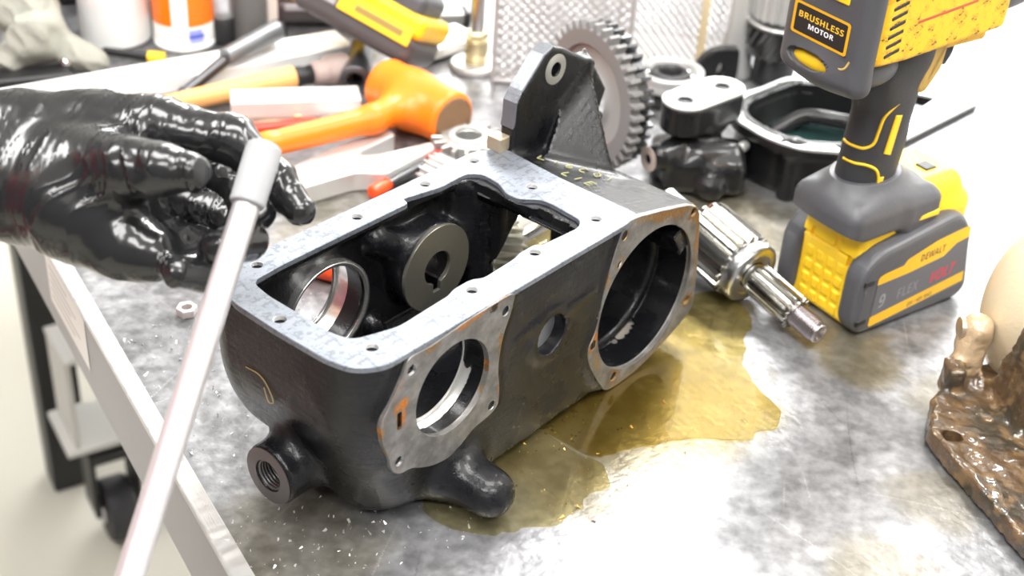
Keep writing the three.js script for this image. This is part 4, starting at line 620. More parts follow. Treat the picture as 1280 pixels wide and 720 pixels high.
    return max(d, -(x + 0.338));
  };
  part('glove', move(field(gloveF, [-0.348, 1.05, -0.72], [-0.098, 1.182, -0.575], 0.0014)), phys({ color: L3(0.011, 0.011, 0.012), roughness: 0.24, clearcoat: 0.6, clearcoatRoughness: 0.1, specularIntensity: 0.6 }), t, 'shiny wrinkled black nitrile glove');

  const r = thing('metal_rod', 'long pale aluminium rod with a grey end sleeve, held by the gloved hand', 'rod', [-0.1360, 1.1527, -0.6296]);
  const B = V(-0.1757, 1.0009, -0.4541), A = V(-0.1360, 1.1527, -0.6296), d = B.clone().sub(A).normalize(); r.quaternion.setFromUnitVectors(V(0, -1, 0), d);
  part('shaft', at(lathe([[0, -0.36], [0.006, -0.36], [0.007, -0.358], [0.007, -0.02], [0, -0.02]].map(([a, b]) => [a, b]), 40), 0, 0, 0), std({ color: L3(0.66, 0.63, 0.645), metalness: 0.6, roughness: 0.28 }), r);
  part('sleeve', lathe([[0, -0.026], [0.0083, -0.026], [0.0094, -0.0245], [0.0096, 0.004], [0.0092, 0.0075], [0.0075, 0.009], [0, 0.0095]], 40), std({ color: L3(0.44, 0.44, 0.455), roughness: 0.5, bumpMap: castGrain, bumpScale: 0.0004 }), r, 'matt grey end sleeve');
}
// ---------------------------------------------------------------- gears and castings behind the housing
const y0 = TABLE;
{
  // large thin gear standing on its rim behind the ear
  const t = thing('ring_gear', 'large dark grey toothed gear standing on its rim behind the housing ear', 'gear', [0.06, y0 + 0.0697, -1.136], -0.963);
  const face = std({ color: L3(0.2, 0.195, 0.195), metalness: 0, roughness: 0.55, bumpMap: softBump, bumpScale: 0.0002 });
  part('toothed_rim', extrude(gearShape(38, 0.0625, 0.0695, 0.048, 0.6), 0.012, 0.0008, 1, 48).translate(0, 0, -0.008), face, t);
  part('teeth_side', extrude(gearShape(38, 0.0595, 0.067, 0.05, 0.5), 0.012, 0.001, 1, 48).translate(0, 0, -0.0215), M.darkSteel, t, 'oily dark teeth of the second tooth row');
  part('web', latheZ([[0.022, -0.012], [0.0485, -0.012], [0.0485, 0.0], [0.046, -0.001], [0.045, -0.003], [0.026, -0.003], [0.022, 0.002]], 64), std({ color: L3(0.34, 0.335, 0.33), metalness: 0, roughness: 0.5 }), t, 'lighter polished inner disc');
  part('wear_ring', at(new THREE.TorusGeometry(0.0472, 0.0009, 8, 64), 0, 0, 0.0005), std({ color: L3(0.3, 0.12, 0.09), roughness: 0.6, metalness: 0.4 }), t, 'thin rusty ring between web and rim');
}
{
  const t = thing('bearing', 'bright steel bearing ring lying flat on a dark cup behind the toothed gear', 'bearing', [0.146, y0, -1.292]);
  part('cup', lathe([[0, 0], [0.03, 0], [0.032, 0.003], [0.032, 0.018], [0, 0.018]], 48), M.castOily, t);
  part('outer_ring', lathe([[0.026, 0.018], [0.0345, 0.018], [0.035, 0.019], [0.035, 0.0235], [0.0338, 0.0245], [0.0338, 0.0275], [0.035, 0.0285], [0.035, 0.033], [0.034, 0.034], [0.029, 0.034], [0.027, 0.031], [0.026, 0.026]], 64), M.brightSteel, t);
  part('inner_ring', lathe([[0.012, 0.018], [0.019, 0.018], [0.0195, 0.02], [0.0195, 0.031], [0.019, 0.032], [0.012, 0.032], [0.012, 0.018]], 48), M.darkSteel, t);
  for (let i = 0; i < 11; i++) part('ball', at(new THREE.SphereGeometry(0.0036, 16, 12), cos(i / 11 * 2 * PI) * 0.0228, 0.026, sin(i / 11 * 2 * PI) * 0.0228), M.chrome, t);
}
{
  const t = thing('valve_casting', 'black oily casting topped with a bright machined pad with two holes', 'casting', [0.16, y0, -1.12]);
  const P = (x, z) => [x - 0.16, z + 1.12], [ax, az] = P(0.142, -1.11), [bx, bz] = P(0.178, -1.145);
  const f = (x, y, z) => {
    const h = clamp(((x - ax) * (bx - ax) + (z - az) * (bz - az)) / ((bx - ax) ** 2 + (bz - az) ** 2), 0, 1), q = hypot(x - ax - (bx - ax) * h, z - az - (bz - az) * h);
    let d = smax(q - 0.0205, abs(y - 0.069) - 0.013, 0.003);
    d = smin(d, sCap(x, y, z, [-0.004, 0.015, 0.002], [0.002, 0.05, -0.006], 0.026, 0.0185), 0.012);
    d = smin(d, sBox(x, y, z, 0.006, 0.019, 0.006, 0.038, 0.019, 0.03, 0.012), 0.012);
    d = smin(d, sCap(x, y, z, [-0.006, 0.04, 0.0], [-0.036, 0.036, 0.028], 0.014, 0.0125), 0.008);
    d = smin(d, sCap(x, y, z, [0.0, 0.034, 0.02], [0.03, 0.036, 0.012], 0.012, 0.01), 0.008);
    d = smin(d, sCap(x, y, z, [0.012, 0.012, 0.034], [0.014, 0.022, 0.028], 0.014, 0.012), 0.006);
    d = smin(d, sBox(x, y, z, -0.02, 0.016, -0.01, 0.02, 0.016, 0.02, 0.008), 0.01);
    d = max(d, -sCap(x, y, z, [-0.03, 0.037, 0.024], [-0.058, 0.034, 0.046], 0.005, 0.005));
    return max(d, -y);
  };
  part('casting', field(f, [-0.085, -0.003, -0.06], [0.06, 0.088, 0.06], 0.0018), M.castOily, t);
  const padShape = new THREE.Shape(), dx = bx - ax, dz = bz - az, L = hypot(dx, dz), w = 0.0208; padShape.absarc(0, 0, w, PI / 2, -PI / 2, false); padShape.absarc(L, 0, w, -PI / 2, PI / 2, false); padShape.closePath(); padShape.holes.push(circle(0, 0, 0.0072), circle(L, 0, 0.0072));
  const g = extrude(padShape, 0.0025, 0.0006, 2, 32).rotateX(-PI / 2).rotateY(Math.atan2(-dz, dx)).translate(ax, 0.0822, az);
  part('machined_pad', g, std({ color: L3(0.8, 0.8, 0.79), metalness: 0.35, roughness: 0.4, bumpMap: softBump, bumpScale: 0.0001 }), t, 'bright machined pad');
  for (const [x, z] of [[ax, az], [bx, bz]]) part('pad_hole', [at(new THREE.TorusGeometry(0.0085, 0.0006, 6, 32).rotateX(PI / 2), x, 0.0847, z), at(new THREE.TorusGeometry(0.0062, 0.0009, 6, 24).rotateX(PI / 2), x, 0.0838, z), at(new THREE.CircleGeometry(0.0072, 24).rotateX(-PI / 2), x, 0.0826, z)], M.darkSteel, t);
  part('port_face', at(latheZ([[0.005, 0], [0.0115, 0], [0.0115, 0.0015], [0.005, 0.0015]], 32).rotateY(-1.05).rotateX(0.05), -0.0462, 0.0365, 0.0358), std({ color: L3(0.6, 0.5, 0.44), metalness: 0.6, roughness: 0.35 }), t, 'bare bronze-coloured port face');
}
{
  const t = thing('oil_pan_casting', 'black casting lying open with a pale machined rim and dark oil inside, behind the wrench', 'casting', [0.29, y0, -1.16]);
  const P = (L) => L.map(([x, z, r]) => (r === undefined ? [x - 0.29, z + 1.16] : [x - 0.29, z + 1.16, r]));
  const out = rounded(P([[0.189, -1.163], [0.2, -1.195], [0.225, -1.214, 0.006], [0.256, -1.246], [0.354, -1.25], [0.428, -1.225, 0.004], [0.436, -1.214, 0.004], [0.345, -1.12], [0.292, -1.087], [0.246, -1.087], [0.218, -1.106], [0.193, -1.138]]), 0.012);
  const inn = rounded(P([[0.206, -1.163], [0.214, -1.184], [0.235, -1.206, 0.004], [0.262, -1.232], [0.352, -1.236], [0.396, -1.219, 0.004], [0.333, -1.134], [0.288, -1.105], [0.25, -1.104], [0.227, -1.119], [0.209, -1.142]]), 0.01);
  const wallO = rounded(P([[0.198, -1.163], [0.206, -1.189], [0.256, -1.238], [0.352, -1.242], [0.372, -1.226], [0.34, -1.13], [0.29, -1.096], [0.248, -1.096], [0.222, -1.112], [0.201, -1.14]]), 0.01);
  const f = (x, y, z) => {
    let d = sPrism(x, z, y, wallO, 0.0, 0.055, 0.008); d = smin(d, sPrism(x, z, y, out, 0.043, 0.0535, 0.003), 0.008);
    for (const [a, b] of [[-0.047, 0.062], [0.0, 0.068], [0.035, 0.045]]) d = smin(d, sCap(x, y, z, [a, 0.0, b], [a, 0.05, b - 0.004], 0.009, 0.008), 0.006);
    const c = max(sPoly(x, z, inn) + (y < 0.045 ? 0.001 : 0), 0.008 - y); return max(d, -c, -y);
  };
  part('casting', field(f, [-0.112, -0.003, -0.1], [0.155, 0.06, 0.085], 0.002), M.castOily, t);
  const sh = (L) => L.map(([x, z]) => [x, -z]).reverse(), hp = new THREE.Path(sh(inn).map((p) => new THREE.Vector2(...p)));
  part('machined_rim', extrude(poly(sh(out), [hp, ...P([[0.2, -1.152], [0.232, -1.101], [0.3, -1.097], [0.345, -1.132], [0.41, -1.215], [0.245, -1.228]]).map(([x, z]) => circle(x, -z, 0.0028))]), 0.003, 0.0006, 1).rotateX(-PI / 2).translate(0, 0.0525, 0), std({ color: L3(0.72, 0.74, 0.75), metalness: 0.5, roughness: 0.35, bumpMap: softBump, bumpScale: 0.0002 }), t, 'pale machined rim');
  part('oil', new THREE.ShapeGeometry(poly(sh(inn))).rotateX(-PI / 2).translate(0, 0.022, 0), std({ color: L3(0.012, 0.03, 0.028), roughness: 0.05 }), t, 'pool of dark green oil');
  part('baffle', [tube([[-0.05, 0.02, -0.03], [-0.02, 0.034, -0.04], [0.02, 0.036, -0.03], [0.05, 0.028, -0.045]], 0.008, 30, 10), tube([[-0.01, 0.02, 0.02], [0.02, 0.03, 0.0], [0.06, 0.026, -0.03]], 0.006, 30, 10)], M.castOily, t);
  part('bolt_head', at(rod([0, 0, 0], [-0.006, 0.001, 0.01], 0.005), -0.086, 0.036, 0.035), M.brightSteel, t);
}
{
  const t = thing('lug_bracket', 'black arched iron lug with an oval slot, standing behind the two-hole pad', 'bracket', [0.198, y0, -1.338], 0.12);
  const arch = rounded([[-0.03, 0], [-0.021, 0.034, 0.012], [-0.004, 0.046, 0.012], [0.02, 0.046, 0.006], [0.021, 0.02], [0.02, 0]], 0.008), hole = new THREE.Path(); hole.absellipse(0.002, 0.022, 0.0058, 0.0105, 0, PI * 2, true);
  part('plate', extrude(poly(arch, [hole]), 0.014, 0.002, 2), M.castOily, t);
}
{
  const t = thing('helical_gear_shaft', 'upright steel gear shaft with a dark helical gear under a bright straight-toothed gear', 'gear shaft', [0.262, y0, -1.357]);
  const twisted = (n, r0, r1, h, tw) => { const g = new THREE.ExtrudeGeometry(gearShape(n, r0, r1, 0, 0.5), { depth: h, steps: 6, bevelEnabled: false }); const p = g.attributes.position; for (let i = 0; i < p.count; i++) { const a = tw * p.getZ(i) / h, x = p.getX(i), y = p.getY(i); p.setXY(i, x * cos(a) - y * sin(a), x * sin(a) + y * cos(a)); } g.computeVertexNormals(); return g.rotateX(-PI / 2); };
  part('journal', lathe([[0, 0], [0.021, 0], [0.022, 0.002], [0.022, 0.05], [0.014, 0.052], [0.014, 0.19], [0, 0.19]], 48), M.darkSteel, t);
  part('helical_gear', at(twisted(18, 0.028, 0.0335, 0.03, 0.5), 0, 0.034, 0), std({ color: L3(0.2, 0.2, 0.2), metalness: 0.9, roughness: 0.25 }), t);
  part('collar', at(lathe([[0, 0], [0.034, 0], [0.0352, 0.002], [0.034, 0.005], [0, 0.005]], 48), 0, 0.066, 0), M.steel, t);
  part('spur_gear', at(extrude(gearShape(20, 0.0285, 0.033, 0, 0.55), 0.05, 0.001, 1).rotateX(-PI / 2), 0, 0.074, 0), M.brightSteel, t);
  const c = thing('steel_cone', 'pale bright steel cone-shaped hub standing beside the upright gear shaft', 'hub', [0.222, y0, -1.37]);
  part('hub', lathe([[0, 0], [0.02, 0], [0.0205, 0.004], [0.013, 0.05], [0.0115, 0.14], [0, 0.14]], 40), M.brightSteel, c);
}
// expanded-metal basket
{
  const t = thing('mesh_basket', 'pale grey expanded-metal basket standing at the back of the bench', 'basket', [-0.035, y0, -1.305]);
  const zinc = std({ color: L3(0.45, 0.43, 0.43), metalness: 0.3, roughness: 0.45 });
  const sheet = (A, B, h) => {   // strands of one side, from A to B, h high
    const w = hypot(B[0] - A[0], B[1] - A[1]), n = Math.round(w / 0.0105), rows = Math.round(h / 0.0052), a = Math.atan2(-(B[1] - A[1]), B[0] - A[0]), gs = [], bar = new THREE.BoxGeometry(1, 1, 1).toNonIndexed();
    for (let r = 0; r < rows; r++) for (let i = 0; i < n * 2; i++) {
      const up = (i + r) % 2, g = bar.clone(); const x0 = i * w / (2 * n), x1 = (i + 1) * w / (2 * n), ya = (r + (up ? 0.12 : 0.88)) * h / rows, yb = (r + (up ? 0.88 : 0.12)) * h / rows;
      g.scale(hypot(x1 - x0, yb - ya) + 0.001, 0.0019, 0.0014).rotateX(0.5).rotateZ(Math.atan2(yb - ya, x1 - x0)).translate((x0 + x1) / 2, (ya + yb) / 2, 0); gs.push(g);
    }
    return mergeGeometries(gs).rotateY(a).translate(A[0], 0, A[1]);
  };
  const Q = [[0, 0], [0.137, 0.008], [0.272, -0.152], [0.135, -0.16]], H = 0.17;
  for (let i = 0; i < 4; i++) { const m = part('mesh_side', sheet(Q[i], Q[(i + 1) % 4], H), zinc, t); m.userData.kind = 'stuff'; }
  for (let i = 0; i < 4; i++) part('corner_wire', rod([Q[i][0], 0, Q[i][1]], [Q[i][0], H, Q[i][1]], 0.0025), zinc, t);
  for (let i = 0; i < 4; i++) { const [A, B] = [Q[i], Q[(i + 1) % 4]]; part('bottom_wire', rod([A[0], 0.0026, A[1]], [B[0], 0.0026, B[1]], 0.0025), zinc, t); part('top_wire', rod([A[0], H, A[1]], [B[0], H, B[1]], 0.003), zinc, t); }
  part('bottom', extrude(poly(Q.map(([x, z]) => [x, -z])), 0.002).rotateX(-PI / 2).translate(0, 0.001, 0), zinc, t);
  part('tie_strip', at(rbox(0.014, H, 0.002, 0.0005).rotateY(0.87), 0.222, H / 2, -0.09), std({ color: L3(0.7, 0.56, 0.34), roughness: 0.5 }), t, 'tan strap down one side');
}
// ---------------------------------------------------------------- small gears
{
  const t = thing('gear_cluster', 'small pale steel gear lying flat with its bore up, beside the orange hammer', 'gear', [-0.05, y0, -1.133]);
  part('gear', extrude(gearShape(17, 0.0255, 0.0345, 0.0132, 0.46), 0.022, 0.001, 1, 32).rotateX(-PI / 2).rotateY(0.1), std({ color: L3(0.5, 0.5, 0.48), metalness: 0.7, roughness: 0.38 }), t);
  part('hub', lathe([[0.013, 0.002], [0.019, 0.002], [0.019, 0.0235], [0.0184, 0.0242], [0.013, 0.0242]], 48), M.brightSteel, t);
  const b = thing('pinion', 'small toothed pinion lying against the back wall of the housing, mostly hidden', 'gear', [-0.078, y0 + 0.0225, -1.05], 0.3);
  part('gear', extrude(gearShape(20, 0.018, 0.0225, 0.008, 0.5), 0.03, 0.001, 1, 24).rotateY(0.6), M.brightSteel, b);
  const g = thing('gear_shaft', 'oily helical gear and bright shaft seen through the opening in the back of the housing', 'gear shaft', [-0.018, y0 + 0.0245, -0.9396], 0.902);
  const hg = new THREE.ExtrudeGeometry(gearShape(18, 0.0185, 0.024, 0, 0.5), { depth: 0.04, steps: 8, bevelEnabled: false }), hp = hg.attributes.position;
  for (let i = 0; i < hp.count; i++) { const a = 22 * hp.getZ(i), x = hp.getX(i), y = hp.getY(i); hp.setXY(i, x * cos(a) - y * sin(a), x * sin(a) + y * cos(a)); }
  hg.computeVertexNormals();
  part('gear', hg.rotateY(PI / 2).translate(-0.024, 0, 0), std({ color: L3(0.62, 0.6, 0.52), metalness: 0.5, roughness: 0.3 }), g);
  part('shaft', latheX([[0, -0.04], [0.012, -0.04], [0.012, 0.016], [0.018, 0.0165], [0.0185, 0.018], [0.0185, 0.05], [0.018, 0.0515], [0.01, 0.052], [0.01, 0.07], [0, 0.07]], 40), M.chrome, g);
}
// ---------------------------------------------------------------- hand tools behind the glove
{
  const A = V(-0.135, y0 + 0.028, -1.217), B = V(-0.068, y0 + 0.028, -1.154), d = B.clone().sub(A).normalize();
  const t = thing('dead_blow_hammer', 'bright orange plastic mallet lying on its side with a scuffed brown striking face', 'hammer', A.toArray(), Math.atan2(-d.z, d.x));
  const L = A.distanceTo(B), hw = (x, y, z) => [(x + 0.135) * d.x + (z + 1.217) * d.z, y, -(x + 0.135) * d.z + (z + 1.217) * d.x], h0 = hw(-0.138, 0.007, -1.128), h1 = hw(-0.222, 0.008, -1.062);
  const f = (x, y, z) => { let q = sCyl(y, z, x, 0, 0, 0.0268, -0.006, L + 0.004, 0.006); const m = [L * 0.42, 0, 0]; const p = sCap(x, y, z, m, h0, 0.02, 0.0125); q = smin(q, p, 0.022); q = smin(q, sCap(x, y, z, h0, h1, 0.0125, 0.0112), 0.01); const e = [h1[0] + (h1[0] - h0[0]) * 0.9, h1[1], h1[2] + (h1[2] - h0[2]) * 0.9]; return max(smin(q, sCap(x, y, z, h1, e, 0.0112, 0.0135), 0.004), -0.0272 - y); };
  part('body', field(f, [-0.06, -0.032, -0.04], [L + 0.03, 0.034, 0.24], 0.002), M.orange, t);
  part('face', at(latheX([[0, 0], [0.021, 0], [0.0225, -0.0015], [0.0225, -0.004], [0, -0.004]], 40), L + 0.0055, 0, 0), std({ color: L3(0.36, 0.2, 0.1), roughness: 0.7, bumpMap: castGrain, bumpScale: 0.001 }), t, 'scuffed brown striking face');
}
{
  const pts = [[-0.2024, -1.0539], [-0.1635, -1.1065], [-0.124, -1.141], [-0.117, -1.132], [-0.1444, -1.095], [-0.1446, -1.0856], [-0.1292, -1.0895], [-0.083, -1.1222], [-0.0782, -1.1099], [-0.1179, -1.0544], [-0.1439, -1.0536], [-0.1901, -1.0147]];
  const t = thing('clevis_fork', 'pale bare steel two-pronged fork lying under the orange hammer handle', 'fork tool', [-0.14, y0, -1.08]);
  part('fork', extrude(poly(rounded(pts.map(([x, z]) => [x + 0.14, -(z + 1.08)]), 0.007)), 0.02, 0.003, 3).rotateX(-PI / 2), M.brightSteel, t);
  part('tang', at(rbox(0.05, 0.014, 0.03, 0.003).rotateY(0.75), -0.072, 0.009, 0.06), M.brightSteel, t);
}
{
  const t = thing('screwdriver', 'short red screwdriver with a grey shank lying behind the housing edge', 'screwdriver', [-0.118, y0 + 0.009, -1.05], 0.98);
  part('handle', latheX([[0, -0.018], [0.005, -0.018], [0.0068, -0.015], [0.0068, -0.003], [0.005, 0.001], [0.0065, 0.004], [0, 0.004]], 24), M.orangeRed, t);
  part('shank', latheX([[0, 0], [0.0042, 0], [0.0042, 0.062], [0, 0.062]], 16), M.darkSteel, t); part('tip', latheX([[0, 0.06], [0.0075, 0.06], [0.0085, 0.064], [0.0075, 0.074], [0, 0.074]], 24), M.red, t);
}
function pliers(name, label, pos, turn, mat, open) {
  const t = thing(name, label, 'pliers', pos, turn);
  for (const s of [-1, 1]) { part('handle', extrude(poly(rounded([[-0.12, s * 0.024 * open - 0.007], [-0.12, s * 0.024 * open + 0.007], [-0.07, s * 0.026 * open + 0.0065], [-0.012, s * 0.006 + 0.005], [-0.012, s * 0.006 - 0.005], [-0.07, s * 0.026 * open - 0.0065]], 0.006)), 0.012, 0.004, 3).rotateX(-PI / 2), mat, t); part('jaw', extrude(poly(rounded([[-0.016, s * 0.009 - 0.006], [0.006, s * 0.011], [0.045, s * 0.004], [0.046, s * 0.0006], [0, 0]], 0.002)), 0.01, 0.001, 1).rotateX(-PI / 2).translate(0, 0.001, 0), M.steel, t); }
  part('pivot', at(lathe([[0, 0], [0.006, 0], [0.006, 0.012], [0.005, 0.013], [0, 0.013]], 24), -0.004, 0, 0), M.steel, t); return t;
}
{
  const A = [-0.2235, 0.009, -0.9285], B = [-0.118, 0.009, -0.8995], t = thing('scraper', 'hand scraper with an orange-red grip lying behind the near end of the housing', 'scraper', [A[0], y0, A[2]]), q = (P, k = 0) => [P[0] - A[0], P[1] + k, P[2] - A[2]];
  part('handle', rod(q(A), q(B), 0.0075, 0.0088), M.orangeRed, t); part('ferrule', rod(q(A), [-0.012, 0.009, -0.0033], 0.0062, 0.0055), M.steel, t); part('blade', at(rbox(0.05, 0.0015, 0.014, 0.0005).rotateY(-0.27), -0.034, 0.009, -0.0093), M.steel, t);
}
pliers('pliers', 'red-handled pliers lying under the pale channel bar', [-0.184, y0, -1.17], 0.52, M.red, 0.5);
{
  const t = thing('channel_bar', 'pale grey rectangular bar with a reddish lower edge lying beside the wooden hammer handle', 'bar', [-0.221, y0, -1.1935], 0.235);
  part('bar', at(rbox(0.124, 0.018, 0.031, 0.0025), 0, 0.015, 0), std({ color: L3(0.85, 0.82, 0.78), metalness: 0.3, roughness: 0.35 }), t); part('base_strip', at(rbox(0.124, 0.006, 0.03, 0.001), 0, 0.003, 0), std({ color: L3(0.45, 0.33, 0.29), metalness: 0.3, roughness: 0.5 }), t, 'brownish lower strip');
  const s = thing('extension_spring', 'thin brass-coloured spring hook lying in front of the channel bar', 'spring', [-0.245, y0 + 0.003, -1.166], 0.2);
  part('wire', tube([[-0.03, 0, 0.004], [-0.018, 0.001, 0.004], [0.0, 0.001, -0.004], [0.02, 0, -0.006], [0.028, 0.002, 0]], 0.0014, 40, 8), std({ color: L3(0.5, 0.42, 0.25), metalness: 0.8, roughness: 0.35 }), s); part('loop', at(new THREE.TorusGeometry(0.005, 0.0016, 8, 24), 0.03, 0.004, 0.002), std({ color: L3(0.55, 0.45, 0.25), metalness: 0.8, roughness: 0.35 }), s);
}
{
  const t = thing('ball_peen_hammer', 'small hammer with a pale wooden handle and a scuffed steel head', 'hammer', [-0.214, y0 + 0.016, -1.26], 0.59);
  part('handle', at(rod([-0.17, -0.004, 0], [-0.022, 0, 0], 0.0085, 0.0125).scale(1, 1, 1), 0, 0, 0), M.wood, t);
  part('neck', latheX([[0, -0.024], [0.011, -0.024], [0.0095, -0.012], [0.01, 0.0], [0, 0.0]], 24), M.black, t);
  part('head', latheX([[0, -0.004], [0.01, -0.003], [0.0125, 0.0], [0.013, 0.012], [0.0155, 0.014], [0.0158, 0.034], [0.0148, 0.036], [0, 0.0365]], 40).rotateY(0.0), std({ color: L3(0.62, 0.5, 0.46), metalness: 0.7, roughness: 0.4, bumpMap: castGrain, bumpScale: 0.0005 }), t);
  const r = thing('bottle_cap', 'small bright red plastic cap beside the hammer head', 'cap', [-0.178, y0, -1.25]); part('cap', lathe([[0, 0], [0.006, 0], [0.006, 0.006], [0.005, 0.008], [0, 0.008]], 24), M.red, r);
}
{
  const A = [-0.334, 0.0075, -1.212], B = [-0.3003, 0.030, -1.2465], C = [-0.2607, 0.016, -1.3165];
  const t = thing('breaker_bar', 'dark steel bar with a thicker knurled grey grip lying on the pale bar', 'bar', [B[0], y0, B[2]]), q = (P) => [P[0] - B[0], P[1], P[2] - B[2]];
  part('shank', rod(q(A), q(B), 0.0055, 0.006), M.darkSteel, t); part('grip', rod(q([B[0], 0.033, B[2]]), q([C[0], 0.036, C[2]]), 0.009, 0.011), std({ color: L3(0.22, 0.23, 0.24), metalness: 0.6, roughness: 0.45 }), t); part('end_cap', rod(q([C[0], 0.036, C[2]]), q([C[0] + 0.002, 0.0365, C[2] - 0.004]), 0.0112, 0.0105), M.black, t);
  part('socket_end', at(new THREE.SphereGeometry(0.007, 16, 12), A[0] - B[0], 0.0072, A[2] - B[2]), M.darkSteel, t);
}
{
  const flat = (name, label, A, B, w, h, mat) => { const l = hypot(B[0] - A[0], B[1] - A[1]), t = thing(name, label, 'bar', [(A[0] + B[0]) / 2, y0, (A[1] + B[1]) / 2], Math.atan2(-(B[1] - A[1]), B[0] - A[0])); part('bar', at(rbox(l, h, w, 0.002), 0, h / 2 + 0.004, 0), mat, t); part('pad', at(rbox(0.02, 0.005, w * 0.9, 0.001), -l * 0.35, 0.0025, 0), M.rubber, t); part('pad', at(rbox(0.02, 0.005, w * 0.9, 0.001), l * 0.35, 0.0025, 0), M.rubber, t); };
  const pale = std({ color: L3(0.88, 0.89, 0.88), roughness: 0.3, metalness: 0.2 });
  flat('flat_bar', 'long wide pale metal bar lying across the bench behind the glove', [-0.52, -1.127], [-0.196, -1.348], 0.046, 0.016, pale);
  flat('flat_bar', 'short pale metal bar lying behind the cordless driver', [-0.118, -1.352], [-0.068, -1.404], 0.045, 0.012, pale);
  const t = thing('lever_arm', 'dull grey curved lever with a dark end, lying behind the cordless driver', 'lever', [-0.095, y0, -1.448], 0.3);
  part('arm', extrude(poly(rounded([[-0.04, -0.006], [0.0, -0.008], [0.02, -0.009], [0.022, 0.014], [-0.002, 0.016], [-0.012, 0.008], [-0.04, 0.008]], 0.006)), 0.012, 0.002, 2).rotateX(-PI / 2).translate(0, 0.004, 0), std({ color: L3(0.36, 0.36, 0.35), metalness: 0.5, roughness: 0.45 }), t); part('end', at(rbox(0.016, 0.018, 0.026, 0.004), 0.028, 0.009, -0.004), M.darkSteel, t);
}
{
  const t = thing('deep_socket', 'dark steel deep socket lying open end forward beside the orange mallet', 'socket', [-0.172, y0 + 0.0157, -1.262], 0.05);
  part('body', latheZ([[0.009, 0.012], [0.0145, 0.012], [0.0155, 0.01], [0.0155, -0.02], [0.0125, -0.026], [0.0125, -0.07], [0, -0.07]], 40), std({ color: L3(0.16, 0.165, 0.18), metalness: 0.85, roughness: 0.3 }), t); part('bore', latheZ([[0, -0.012], [0.0088, -0.012], [0.0088, 0.0118], [0.0095, 0.0122]], 6), M.hole, t);
}
// cordless drivers
function driver(label, pos, turn, tilt) {
  const t = thing('cordless_driver', label, 'cordless driver', pos, turn);
  if (tilt) { t.rotation.order = 'YXZ'; t.rotation.set(...tilt); }
  const dark = std({ color: L3(0.075, 0.068, 0.07), roughness: 0.42 });
  const b = part('battery', at(rbox(0.125, 0.028, 0.075, 0.01, 4), 0, 0.0145, 0), dark, t, 'dark battery pack');
  part('battery_badge', at(rbox(0.075, 0.016, 0.002, 0.0008).rotateX(-0.1), 0.02, 0.026, 0.0385), M.yellow, b); part('badge_print', at(rbox(0.05, 0.006, 0.0012, 0.0004).rotateX(-0.1), 0.024, 0.0265, 0.0396), std({ color: L3(0.3, 0.2, 0.05), roughness: 0.5 }), b);
  part('lens', at(rbox(0.03, 0.008, 0.004, 0.002), -0.035, 0.022, 0.0375), std({ color: L3(0.4, 0.39, 0.42), roughness: 0.25 }), b);
  const f = (x, y, z) => { let d = sBox(x, y, z, 0.012, 0.036, 0.0, 0.052, 0.011, 0.036, 0.007); d = smin(d, sBox(x, y, z, -0.005, 0.052, 0.002, 0.022, 0.016, 0.03, 0.009), 0.008); d = smin(d, sEll(x, y, z, -0.046, 0.034, 0.008, 0.02, 0.009, 0.026), 0.006); return d; };
  part('base', field(f, [-0.075, 0.015, -0.045], [0.075, 0.075, 0.045], 0.002), M.yellow, t, 'yellow tool base');
  part('handle', field((x, y, z) => smin(sCap(x, y, z, [0.022, 0.05, -0.006], [0.03, 0.13, -0.03], 0.019, 0.017), sBox(x, y, z, 0.034, 0.052, 0.004, 0.02, 0.012, 0.028, 0.008), 0.01), [-0.01, 0.03, -0.065], [0.066, 0.155, 0.04], 0.0025), M.greyPlastic, t);
  part('trim', at(rbox(0.016, 0.006, 0.03, 0.002), 0.038, 0.064, 0.009), M.yellow, t);
  part('motor', field((x, y, z) => smin(sBox(x, y, z, 0.02, 0.16, -0.035, 0.04, 0.028, 0.026, 0.014), sCyl(y, z, x, 0.16, -0.035, 0.02, 0.03, 0.075, 0.004), 0.01), [-0.04, 0.125, -0.07], [0.085, 0.195, 0.0], 0.003), M.yellow, t);
  return t;
}
driver('yellow and dark grey cordless driver standing on its battery behind the orange mallet', [-0.172, y0 + 0.042, -1.298], -0.3, [-0.42, -0.3, -0.3]).scale.setScalar(1.12);
driver('second yellow cordless driver standing beside the dark grey can, cut off at the top', [-0.228, y0 + 0.004, -1.45], 0.2);
